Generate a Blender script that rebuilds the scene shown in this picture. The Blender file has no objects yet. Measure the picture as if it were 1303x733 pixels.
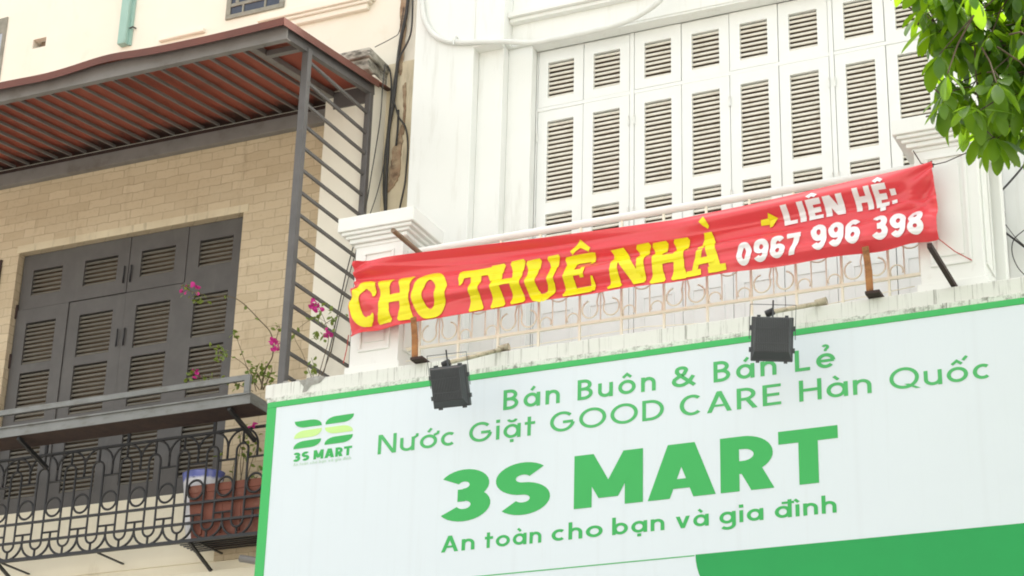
import bpy, bmesh, math, random, unicodedata
import numpy as np
from mathutils import Vector, Matrix
random.seed(7)
PI = math.pi
scene = bpy.context.scene

# ------------------------------------------------------------------ camera
PITCH, YAW, ROLL = math.radians(23.1235), math.radians(25.398), math.radians(-1.641)
FPX, CX0, CY0 = 2585.13, 651.5, 366.5
CAM = np.array([0.0, -14.034, 1.6])
_f = np.array([-math.sin(YAW)*math.cos(PITCH), math.cos(YAW)*math.cos(PITCH), math.sin(PITCH)])
_r0 = np.array([math.cos(YAW), math.sin(YAW), 0.0]); _d0 = np.cross(_f, _r0)
_r = math.cos(ROLL)*_r0 + math.sin(ROLL)*_d0
_d = -math.sin(ROLL)*_r0 + math.cos(ROLL)*_d0
ROT = np.array([_r, _d, _f])
cam_data = bpy.data.cameras.new('camera'); cam = bpy.data.objects.new('camera', cam_data)
scene.collection.objects.link(cam)
cam_data.sensor_width = 36; cam_data.lens = 36*FPX/1303; cam_data.clip_start = 0.1; cam_data.clip_end = 2000
mw = Matrix.Identity(4)
for i in range(3):
    mw[i][0] = _r[i]; mw[i][1] = -_d[i]; mw[i][2] = -_f[i]; mw[i][3] = CAM[i]
cam.matrix_world = mw
scene.camera = cam

# ------------------------------------------------------------------ light
SUN_EL, SUN_AZ = math.radians(63), math.radians(28)     # azimuth, clockwise from +y
world = bpy.data.worlds.new('World'); scene.world = world; world.use_nodes = True
wn = world.node_tree.nodes; wl = world.node_tree.links
bg = wn['Background']; sky = wn.new('ShaderNodeTexSky'); sky.sky_type = 'NISHITA'; sky.sun_disc = False
sky.sun_elevation = SUN_EL; sky.sun_rotation = SUN_AZ; sky.air_density = 1.0; sky.dust_density = 4.0; sky.ozone_density = 0.6
hs = wn.new('ShaderNodeHueSaturation'); hs.inputs['Saturation'].default_value = .2      # hazy white city sky
wl.new(sky.outputs[0], hs.inputs['Color']); wm = wn.new('ShaderNodeMix'); wm.data_type = 'RGBA'; wm.blend_type = 'MULTIPLY'; wm.inputs['Factor'].default_value = 1.0; wm.inputs[7].default_value = (1.0, .99, .935, 1)
wl.new(hs.outputs[0], wm.inputs[6]); wl.new(wm.outputs[2], bg.inputs[0]); bg.inputs[1].default_value = 0.15
sun_d = bpy.data.lights.new('sun', 'SUN'); sun_d.energy = 3.6; sun_d.angle = math.radians(4); sun_d.color = (1.0, 0.955, 0.88)
sun = bpy.data.objects.new('sun', sun_d); scene.collection.objects.link(sun)
sd = Vector((math.sin(SUN_AZ)*math.cos(SUN_EL), math.cos(SUN_AZ)*math.cos(SUN_EL), math.sin(SUN_EL)))
sun.rotation_euler = (-sd).to_track_quat('-Z', 'Y').to_euler()
scene.view_settings.view_transform = 'Standard'; scene.view_settings.look = 'None'
scene.view_settings.exposure = 1.76; scene.view_settings.gamma = 1.0
scene.view_settings.use_curve_mapping = False
scene.cycles.max_bounces = 8; scene.cycles.diffuse_bounces = 5
scene.cycles.pixel_filter_type = 'BLACKMAN_HARRIS'; scene.cycles.filter_width = 1.9

# ------------------------------------------------------------------ helpers: measured points
def ray(u, v):
    return ROT.T @ np.array([(u-CX0)/FPX, (v-CY0)/FPX, 1.0])
def at(u, v, y):                       # point on the vertical plane y
    r = ray(u, v); return Vector(CAM + r*((y-CAM[1])/r[1]))
def atx(u, v, x):
    r = ray(u, v); return Vector(CAM + r*((x-CAM[0])/r[0]))
def x_of(u, y, z):                     # X of the point at (y, z) seen in column u
    k = (u-CX0)/FPX
    n = ROT[0]-k*ROT[2]
    return CAM[0] - (n[1]*(y-CAM[1])+n[2]*(z-CAM[2]))/n[0]

# ------------------------------------------------------------------ helpers: objects
def tag(o, label=None, cat=None, group=None, kind=None):
    if label: o['label'] = label
    if cat: o['category'] = cat
    if group: o['group'] = group
    if kind: o['kind'] = kind
    return o
def thing(name, label, cat, loc=(0, 0, 0), group=None):
    o = bpy.data.objects.new(name, None); scene.collection.objects.link(o); o.location = loc
    o.empty_display_size = 0.1
    return tag(o, label, cat, group)
def copy_tree(o, parent=None):
    c = o.copy(); scene.collection.objects.link(c)
    if parent: c.parent = parent
    for ch in list(o.children): copy_tree(ch, c)
    return c

class MB:
    def __init__(s): s.v = []; s.f = []; s.sm = []
    def add(s, vs, fs, smooth=False):
        n = len(s.v); s.v += [tuple(v) for v in vs]
        for f in fs: s.f.append(tuple(i+n for i in f)); s.sm.append(smooth)
        return s
    def box(s, x0, x1, y0, y1, z0, z1):
        return s.add([(x0,y0,z0),(x1,y0,z0),(x1,y1,z0),(x0,y1,z0),(x0,y0,z1),(x1,y0,z1),(x1,y1,z1),(x0,y1,z1)],
              [(0,3,2,1),(4,5,6,7),(0,1,5,4),(1,2,6,5),(2,3,7,6),(3,0,4,7)])
    def bar(s, a, b, w, h, up=(0,0,1)):         # rectangular bar from a to b
        a = Vector(a); b = Vector(b); d = (b-a).normalized(); u = Vector(up)
        r = d.cross(u)
        if r.length < 1e-4: r = d.cross(Vector((0,1,0)))
        r.normalize(); u = r.cross(d)
        vs = []
        for p in (a, b):
            for i, j in ((-1,-1),(1,-1),(1,1),(-1,1)): vs.append(p + r*(w/2*i) + u*(h/2*j))
        return s.add(vs, [(0,1,2,3),(7,6,5,4),(0,4,5,1),(1,5,6,2),(2,6,7,3),(3,7,4,0)])
    def tube(s, pts, r, n=8, closed=False, cap=True):
        pts = [Vector(p) for p in pts]; m = len(pts); rr = r if isinstance(r, (list, tuple)) else [r]*m
        vs = []; nrm = None
        for i, p in enumerate(pts):
            if closed: t = (pts[(i+1) % m]-pts[i-1]).normalized()
            else: t = (pts[min(i+1, m-1)]-pts[max(i-1, 0)]).normalized()
            if nrm is None:
                nrm = t.orthogonal().normalized()
            nrm = (nrm - t*nrm.dot(t)); nrm.normalize(); b = t.cross(nrm)
            for k in range(n):
                a = 2*PI*k/n; vs.append(p + (nrm*math.cos(a)+b*math.sin(a))*rr[i])
        fs = []
        for i in range(m if closed else m-1):
            j = (i+1) % m
            for k in range(n): fs.append((i*n+k, j*n+k, j*n+(k+1) % n, i*n+(k+1) % n))
        if cap and not closed: fs += [tuple(range(n))[::-1], tuple((m-1)*n+k for k in range(n))]
        return s.add(vs, fs, True)
    def lathe(s, prof, c, n=28, sx=1, sy=1):
        vs = []; fs = []
        for (r, z) in prof:
            for k in range(n):
                a = 2*PI*k/n; vs.append((c[0]+r*math.cos(a)*sx, c[1]+r*math.sin(a)*sy, c[2]+z))
        for i in range(len(prof)-1):
            for k in range(n): fs.append((i*n+k, i*n+(k+1) % n, (i+1)*n+(k+1) % n, (i+1)*n+k))
        return s.add(vs, fs, True)
    def build(s, name, mat, parent=None, bevel=0.0):
        me = bpy.data.meshes.new(name); me.from_pydata(s.v, [], s.f)
        me.polygons.foreach_set('use_smooth', s.sm); me.update()
        if mat: me.materials.append(mat)
        o = bpy.data.objects.new(name, me); scene.collection.objects.link(o)
        if parent:
            o.parent = parent
            l = parent.location
            p = parent.parent
            off = Vector(l)
            while p: off += p.location; p = p.parent
            if off.length > 0: me.transform(Matrix.Translation(-off))
        if bevel:
            b = o.modifiers.new('bevel', 'BEVEL'); b.width = bevel; b.segments = 2; b.limit_method = 'ANGLE'
            b.harden_normals = False
        return o

# ------------------------------------------------------------------ materials
def nmat(name):
    m = bpy.data.materials.new(name); m.use_nodes = True
    nt = m.node_tree; return m, nt, nt.nodes['Principled BSDF']
def N(nt, t, **k):
    n = nt.nodes.new(t)
    for a, b in k.items(): setattr(n, a, b)
    return n
def coord(nt, scale=(1,1,1)):
    tc = N(nt, 'ShaderNodeTexCoord'); mp = N(nt, 'ShaderNodeMapping'); mp.inputs['Scale'].default_value = scale
    nt.links.new(tc.outputs['Object'], mp.inputs[0]); return mp.outputs[0]
def noise(nt, vec, scale, detail=4, rough=.6):
    n = N(nt, 'ShaderNodeTexNoise'); n.inputs['Scale'].default_value = scale; n.inputs['Detail'].default_value = detail
    n.inputs['Roughness'].default_value = rough
    nt.links.new(vec, n.inputs['Vector']); return n.outputs[0]
def ramp(nt, fac, stops):
    r = N(nt, 'ShaderNodeValToRGB'); nt.links.new(fac, r.inputs[0])
    e = r.color_ramp.elements
    while len(e) < len(stops): e.new(0.5)
    for el, (p, c) in zip(e, stops):
        el.position = p; el.color = (c, c, c, 1) if isinstance(c, (int, float)) else (*c, 1)
    return r.outputs[0]
def mix(nt, fac, a, b, mode='MIX'):
    m = N(nt, 'ShaderNodeMix', data_type='RGBA', blend_type=mode)
    for sock, val in ((m.inputs['Factor'], fac), (m.inputs[6], a), (m.inputs[7], b)):
        if isinstance(val, (int, float)): sock.default_value = val
        elif isinstance(val, tuple): sock.default_value = (*val, 1)
        else: nt.links.new(val, sock)
    return m.outputs[2]
def bump(nt, bsdf, h, strength=.3, dist=.01):
    b = N(nt, 'ShaderNodeBump'); b.inputs['Strength'].default_value = strength; b.inputs['Distance'].default_value = dist
    nt.links.new(h, b.inputs['Height']); nt.links.new(b.outputs[0], bsdf.inputs['Normal'])
def mottled(name, c0, c1, scale=6, rough=.7, bs=.15, metal=0, stains=None, stain_col=(.1,.09,.07), sscale=(1,1,1), thr=(.6,.75), samt=.7, spec=.4):
    m, nt, b = nmat(name); v = coord(nt)
    n = noise(nt, v, scale, 5)
    col = mix(nt, ramp(nt, n, [(.3, 0.0), (.7, 1.0)]), c0, c1)
    if stains:
        sv = coord(nt, sscale); sn = noise(nt, sv, stains, 6, .65)
        f = ramp(nt, sn, [(thr[0], 0.0), (thr[1], samt)])
        col = mix(nt, f, col, stain_col)
    nt.links.new(col, b.inputs['Base Color'])
    b.inputs['Roughness'].default_value = rough; b.inputs['Metallic'].default_value = metal
    b.inputs['Specular IOR Level'].default_value = spec
    if bs: bump(nt, b, noise(nt, v, scale*9, 4), bs, .004)
    return m
M = {}
M['white'] = mottled('white_stucco', (.80,.815,.785), (.76,.78,.745), 1.3, .75, .12, stains=3.2, stain_col=(.50,.49,.42), sscale=(4,4,.4), thr=(.56,.82), samt=.45)
M['white_trim'] = mottled('white_trim_paint', (.80,.81,.78), (.76,.77,.73), 3, .6, .08, stains=5, stain_col=(.45,.43,.36), sscale=(2,2,1), thr=(.62,.82), samt=.35)
M['white_wood'] = mottled('white_wood_paint', (.80,.82,.80), (.77,.79,.765), 4, .5, .05, stains=7, stain_col=(.6,.58,.5), sscale=(2,2,1), thr=(.63,.85), samt=.3)
M['cream'] = mottled('cream_render', (.80,.765,.665), (.765,.725,.615), 1.1, .8, .2, stains=2.6, stain_col=(.6,.52,.38), sscale=(1.5,1.5,.8), thr=(.58,.85), samt=.45)
M['white_slat'] = mottled('dusty_white_slats', (.80,.775,.69), (.72,.69,.60), 9, .6, .05, stains=9, stain_col=(.45,.38,.28), thr=(.55,.8), samt=.5)
M['cream_low'] = mottled('yellow_cream_render', (.87,.81,.655), (.83,.765,.605), 1.4, .8, .2, stains=2.6, stain_col=(.55,.47,.33), sscale=(1.5,1.5,.8), thr=(.58,.85), samt=.5)
M['cream_dirty'] = mottled('dirty_cream_render', (.70,.62,.45), (.58,.50,.35), 3, .85, .3, stains=4.5, stain_col=(.2,.165,.11), sscale=(3,3,.35), thr=(.54,.78), samt=.75)
M['ledge'] = mottled('weathered_ledge', (.55,.53,.46), (.2,.19,.15), 6, .9, .4, stains=7, stain_col=(.05,.045,.035), sscale=(1,1,2.5), thr=(.45,.62), samt=.85)
M['peel'] = mottled('peeling_plaster', (.30,.19,.12), (.46,.36,.24), 14, .95, .8, stains=9, stain_col=(.09,.06,.04), thr=(.5,.65), samt=.8)
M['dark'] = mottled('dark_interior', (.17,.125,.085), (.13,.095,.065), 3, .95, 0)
M['grey_wood'] = mottled('dark_grey_paint', (.105,.099,.094), (.082,.077,.073), 5, .5, .06, stains=4, stain_col=(.13,.125,.115), sscale=(2,2,.6), thr=(.55,.8), samt=.5)
M['slat_grey'] = mottled('dusty_grey_slats', (.19,.175,.145), (.145,.135,.112), 6, .6, .05)
M['metal'] = mottled('grey_metal_paint', (.125,.118,.114), (.095,.09,.088), 5, .45, .05, stains=6, stain_col=(.09,.06,.045), thr=(.6,.8), samt=.6)
M['metal_light'] = mottled('light_grey_metal_paint', (.23,.22,.21), (.185,.175,.165), 4, .5, .06, stains=4, stain_col=(.12,.09,.07), sscale=(1,1,1), thr=(.55,.8), samt=.55)
M['trough'] = mottled('zinc_trough', (.235,.24,.235), (.17,.175,.168), 3, .5, .08, metal=.15, stains=5, stain_col=(.10,.085,.06), sscale=(1.2,1.2,4), thr=(.52,.75), samt=.7)
M['iron'] = mottled('black_iron', (.020,.021,.024), (.032,.031,.032), 9, .5, .1)
M['red_sheet'] = mottled('red_roof_sheet', (.33,.078,.045), (.26,.066,.042), 2.2, .6, .05, stains=3, stain_col=(.12,.05,.035), sscale=(1,1.6,1), thr=(.52,.78), samt=.6)
M['fascia'] = mottled('red_fascia', (.155,.05,.034), (.115,.042,.03), 3, .5, .05)
def sheet_mat():
    m, nt, b = nmat('red_roof_sheet'); v = coord(nt)
    col = mix(nt, noise(nt, v, 2.2, 5), (.38,.088,.052), (.30,.07,.044))
    col = mix(nt, ramp(nt, noise(nt, coord(nt, (1,1.6,1)), 3, 6, .65), [(.52, 0.0), (.78, .55)]), col, (.13,.05,.035))
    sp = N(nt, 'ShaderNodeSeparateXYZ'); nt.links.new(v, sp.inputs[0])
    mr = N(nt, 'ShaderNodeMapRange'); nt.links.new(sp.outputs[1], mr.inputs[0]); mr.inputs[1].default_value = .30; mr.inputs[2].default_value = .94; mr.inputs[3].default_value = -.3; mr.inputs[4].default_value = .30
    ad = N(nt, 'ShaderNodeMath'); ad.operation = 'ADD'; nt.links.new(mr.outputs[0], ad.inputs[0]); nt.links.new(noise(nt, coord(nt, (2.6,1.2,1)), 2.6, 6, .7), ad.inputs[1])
    col = mix(nt, ramp(nt, ad.outputs[0], [(.52, 0.0), (.78, .92)]), col, (.022,.017,.013))     # soot and mould, plus painted-in shade, denser where the sheet meets the wall
    nt.links.new(col, b.inputs['Base Color']); b.inputs['Roughness'].default_value = .6
    return m
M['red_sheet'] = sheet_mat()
M['iron_cream'] = mottled('cream_iron_paint', (.84,.83,.70), (.82,.79,.65), 12, .55, .1, stains=12, stain_col=(.5,.4,.26), thr=(.66,.82), samt=.4)
M['rust'] = mottled('rusty_iron', (.42,.20,.075), (.24,.10,.04), 16, .9, .5, stains=12, stain_col=(.07,.035,.02), thr=(.52,.7), samt=.8)
M['rust_and_shade'] = mottled('dark_rust_and_shade', (.035,.022,.022), (.06,.035,.028), 14, .8, .3)  # rusty iron; also painted shade under the trough and above the back beam
M['rod'] = mottled('weathered_wood', (.30,.21,.14), (.20,.14,.10), 12, .85, .3)
M['terracotta'] = mottled('terracotta', (.225,.08,.052), (.165,.06,.044), 6, .8, .25, stains=6, stain_col=(.40,.24,.17), thr=(.55,.75), samt=.5)
M['soil'] = mottled('soil', (.06,.04,.025), (.035,.024,.016), 20, 1, .6)
M['cable'] = mottled('black_cable', (.035,.034,.033), (.06,.058,.055), 20, .6, 0)
M['conduit'] = mottled('white_conduit', (.72,.74,.71), (.66,.675,.64), 6, .4, 0, stains=8, stain_col=(.45,.43,.37), thr=(.6,.8), samt=.4)
M['green_pipe'] = mottled('green_pvc', (.31,.49,.43), (.27,.44,.385), 3, .5, .03, stains=8, stain_col=(.12,.2,.17), sscale=(1,1,.4), thr=(.58,.75), samt=.5)
M['lamp_black'] = mottled('lamp_body', (.06,.067,.072), (.05,.055,.06), 8, .5, .05)
M['arm'] = mottled('dirty_arm_paint', (.52,.46,.34), (.40,.35,.25), 14, .7, .1, stains=14, stain_col=(.12,.09,.06), thr=(.52,.7), samt=.8)
M['lamp_grey'] = mottled('lamp_fins', (.085,.094,.10), (.072,.08,.085), 8, .5, .05)
M['glass_dark'] = mottled('window_glass', (.04,.055,.09), (.03,.035,.05), 3, .12, 0, spec=.6)
M['glass_blue'] = mottled('pale_window_glass', (.42,.46,.52), (.35,.39,.45), 3, .2, 0)
M['win_frame'] = mottled('old_grey_frame', (.30,.29,.24), (.19,.185,.15), 9, .7, .1)
M['string'] = mottled('red_string', (.55,.10,.09), (.45,.08,.07), 9, .8, 0)
M['asphalt'] = mottled('asphalt', (.06,.06,.058), (.045,.045,.045), 3, .9, .3)
M['paving'] = mottled('concrete_paving', (.36,.335,.30), (.31,.29,.26), 1.5, .85, .2)
M['kerb'] = mottled('kerb_stone', (.34,.335,.32), (.26,.255,.24), 4, .85, .3)
M['bark'] = mottled('bark', (.12,.085,.055), (.07,.05,.035), 14, .95, .7)
M['stem'] = mottled('plant_stem', (.16,.12,.07), (.10,.08,.05), 20, .8, 0)
M['mortar'] = mottled('broken_mortar', (.42,.41,.38), (.22,.21,.19), 16, .95, .8)

def brick_mat():
    m, nt, b = nmat('tan_brick')
    tc = N(nt, 'ShaderNodeTexCoord'); sp = N(nt, 'ShaderNodeSeparateXYZ'); cb = N(nt, 'ShaderNodeCombineXYZ')
    nt.links.new(tc.outputs['Object'], sp.inputs[0]); 
    ad = N(nt, 'ShaderNodeMath'); ad.operation = 'ADD'
    nt.links.new(sp.outputs[0], ad.inputs[0]); nt.links.new(sp.outputs[1], ad.inputs[1])
    nt.links.new(ad.outputs[0], cb.inputs[0]); nt.links.new(sp.outputs[2], cb.inputs[1])
    wob = noise(nt, tc.outputs['Object'], 9, 2)
    wv = mix(nt, .018, cb.outputs[0], wob, 'LINEAR_LIGHT')
    br = N(nt, 'ShaderNodeTexBrick'); nt.links.new(wv, br.inputs['Vector'])
    br.inputs['Scale'].default_value = 1.0; br.inputs['Brick Width'].default_value = .245; br.inputs['Row Height'].default_value = .0885
    br.inputs['Mortar Size'].default_value = .006; br.inputs['Mortar Smooth'].default_value = .6; br.inputs['Bias'].default_value = -.1
    br.inputs['Color1'].default_value = (.61,.51,.355,1); br.inputs['Color2'].default_value = (.50,.405,.27,1); br.inputs['Mortar'].default_value = (.39,.31,.21,1)
    n = noise(nt, tc.outputs['Object'], 1.6, 5); n2 = noise(nt, tc.outputs['Object'], 22, 4)
    n3 = noise(nt, coord(nt, (4.1,4.1,11.3)), 1.0, 2)
    col = mix(nt, ramp(nt, n3, [(.42, 0.0), (.64, .38)]), br.outputs[0], (.58,.49,.35))
    col = mix(nt, ramp(nt, n, [(.35, 0.0), (.7, .35)]), col, (.50,.395,.255))
    col = mix(nt, ramp(nt, n2, [(.55, 0.0), (.8, .45)]), col, (.34,.26,.16))
    sv = coord(nt, (2.2,2.2,.5)); s = noise(nt, sv, 2.4, 6, .7)
    col = mix(nt, ramp(nt, s, [(.55, 0.0), (.78, .6)]), col, (.25,.185,.11))
    nt.links.new(col, b.inputs['Base Color']); b.inputs['Roughness'].default_value = .85
    bump(nt, b, br.outputs[1], -.7, .008)
    return m
M['brick'] = brick_mat()

def slab_mat():
    m, nt, b = nmat('stained_white_slab')
    v = coord(nt); base = mix(nt, noise(nt, v, 3, 4), (.755,.755,.715), (.68,.675,.63))
    dv = coord(nt, (30, 30, .8)); d = noise(nt, dv, 1.9, 5, .75)
    big = noise(nt, coord(nt, (1.3,1.3,0)), 2.2, 3)
    thr = N(nt, 'ShaderNodeMath'); thr.operation = 'MULTIPLY'
    nt.links.new(ramp(nt, d, [(.55, 0.0), (.63, .95)]), thr.inputs[0]); nt.links.new(ramp(nt, big, [(.35, .25), (.65, 1.0)]), thr.inputs[1])
    col = mix(nt, thr.outputs[0], base, (.22,.205,.18))
    blot = noise(nt, coord(nt, (9,9,14)), 2.0, 6, .8)
    sp = N(nt, 'ShaderNodeSeparateXYZ'); nt.links.new(N(nt, 'ShaderNodeTexCoord').outputs['Object'], sp.inputs[0])
    band = N(nt, 'ShaderNodeMapRange'); nt.links.new(sp.outputs[2], band.inputs[0])
    band.inputs[1].default_value = 6.948; band.inputs[2].default_value = 6.908; band.inputs[3].default_value = 0; band.inputs[4].default_value = .24
    add = N(nt, 'ShaderNodeMath'); add.operation = 'ADD'; nt.links.new(blot, add.inputs[0]); nt.links.new(band.outputs[0], add.inputs[1])
    col = mix(nt, ramp(nt, add.outputs[0], [(.74, 0.0), (.90, .85)]), col, (.16,.15,.125))
    nt.links.new(col, b.inputs['Base Color']); b.inputs['Roughness'].default_value = .85
    bump(nt, b, noise(nt, v, 30, 4), .3, .006)
    return m
M['slab'] = slab_mat()

def flat(name, col, rough=.4, var=.06, spec=.4):
    m, nt, b = nmat(name); v = coord(nt)
    n = noise(nt, v, 2.0, 3)
    c2 = tuple(max(0, c*(1-var)) for c in col)
    nt.links.new(mix(nt, n, col, c2), b.inputs['Base Color']); b.inputs['Roughness'].default_value = rough
    b.inputs['Specular IOR Level'].default_value = spec
    return m
M['sign_face'] = None
def sign_face():
    m, nt, b = nmat('sign_vinyl')
    v = coord(nt); n = noise(nt, v, .8, 3)
    col = mix(nt, n, (.69,.765,.80), (.66,.73,.765))
    # faint welded seams of the vinyl sheet, every 0.62 m
    sp = N(nt, 'ShaderNodeSeparateXYZ'); nt.links.new(v, sp.inputs[0])
    md = N(nt, 'ShaderNodeMath'); md.operation = 'PINGPONG'; nt.links.new(sp.outputs[0], md.inputs[0]); md.inputs[1].default_value = .41
    f = ramp(nt, md.outputs[0], [(.0, .12), (.03, 0.0)])
    col = mix(nt, f, col, (.56,.60,.62))
    st = noise(nt, coord(nt, (9,1,.35)), 1.6, 5, .7)
    col = mix(nt, ramp(nt, st, [(.55, 0.0), (.80, .16)]), col, (.50,.52,.50))
    nt.links.new(col, b.inputs['Base Color']); b.inputs['Roughness'].default_value = .45
    bump(nt, b, noise(nt, coord(nt, (1,1,.4)), 2.0, 2), .12, .02)
    return m
M['sign_face'] = sign_face()
M['sign_green'] = flat('sign_green_ink', (.042,.42,.095))
M['sign_green_thin'] = flat('sign_light_green_ink', (.075,.45,.13))
M['sign_dark_green'] = flat('sign_deep_green_ink', (.008,.345,.075), var=.15)
M['sign_lime'] = flat('sign_lime_ink', (.55,.80,.28))
M['sign_pale'] = flat('sign_pale_ink', (.48,.66,.52))
M['frame_green'] = flat('frame_green_paint', (.05,.46,.115), .45)
M['banner_yellow'] = flat('banner_yellow_ink', (.83,.74,.012), .35, .03)
M['banner_white'] = flat('banner_white_ink', (.83,.82,.83), .35, .03)
M['magenta'] = flat('bougainvillea_bract', (.62,.03,.27), .6, .3)

def banner_mat():
    m, nt, b = nmat('red_pvc_cloth'); v = coord(nt, (1,1,4)); n = noise(nt, v, 2.0, 4)
    nt.links.new(mix(nt, n, (.84,.070,.085), (.79,.058,.074)), b.inputs['Base Color'])
    b.inputs['Roughness'].default_value = .3; b.inputs['Specular IOR Level'].default_value = .7
    b.inputs['Sheen Weight'].default_value = .25; b.inputs['Sheen Roughness'].default_value = .4
    tr = N(nt, 'ShaderNodeBsdfTranslucent'); tr.inputs[0].default_value = (.8,.1,.09,1)
    ms = N(nt, 'ShaderNodeMixShader'); ms.inputs[0].default_value = .14
    nt.links.new(b.outputs[0], ms.inputs[1]); nt.links.new(tr.outputs[0], ms.inputs[2])
    nt.links.new(ms.outputs[0], nt.nodes['Material Output'].inputs[0])
    return m
M['banner'] = banner_mat()

def leaf_mat(name, c0, c1, tcol, tfac=.38, scale=4):
    m, nt, b = nmat(name)
    tc = N(nt, 'ShaderNodeTexCoord'); v = tc.outputs['Object']
    n = noise(nt, v, scale, 2)
    nt.links.new(mix(nt, ramp(nt, n, [(.35, 0.0), (.65, 1.0)]), c0, c1), b.inputs['Base Color'])
    b.inputs['Roughness'].default_value = .34; b.inputs['Specular IOR Level'].default_value = .5
    tr = N(nt, 'ShaderNodeBsdfTranslucent'); tr.inputs[0].default_value = (*tcol, 1)
    ms = N(nt, 'ShaderNodeMixShader'); ms.inputs[0].default_value = tfac
    nt.links.new(b.outputs[0], ms.inputs[1]); nt.links.new(tr.outputs[0], ms.inputs[2])
    nt.links.new(ms.outputs[0], nt.nodes['Material Output'].inputs[0])
    return m
M['leaf'] = leaf_mat('tree_leaf', (.030,.088,.010), (.07,.15,.018), (.32,.56,.012), .44)
M['leaf_small'] = leaf_mat('shrub_leaf', (.10,.17,.035), (.16,.22,.05), (.4,.5,.08), .35, 30)

def pot_mat():
    m, nt, b = nmat('blue_white_ceramic'); v = coord(nt)
    n = noise(nt, v, 7, 4); 
    sp = N(nt, 'ShaderNodeSeparateXYZ'); nt.links.new(v, sp.inputs[0])
    mr = N(nt, 'ShaderNodeMapRange'); nt.links.new(sp.outputs[2], mr.inputs[0])
    mr.inputs[1].default_value = 6.74; mr.inputs[2].default_value = 6.85
    a = N(nt, 'ShaderNodeMath'); a.operation = 'MULTIPLY_ADD'; nt.links.new(n, a.inputs[0]); a.inputs[1].default_value = .9; nt.links.new(mr.outputs[0], a.inputs[2])
    col = mix(nt, ramp(nt, a.outputs[0], [(.75, 0.0), (1.2, 1.0)]), (.72,.72,.76), (.14,.17,.48))
    n2 = noise(nt, coord(nt, (1,1,1.6)), 8, 2)
    col = mix(nt, ramp(nt, n2, [(.66, 0.0), (.70, .9)]), col, (.04,.05,.10))
    nt.links.new(col, b.inputs['Base Color']); b.inputs['Roughness'].default_value = .15
    return m
M['pot'] = pot_mat()

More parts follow.
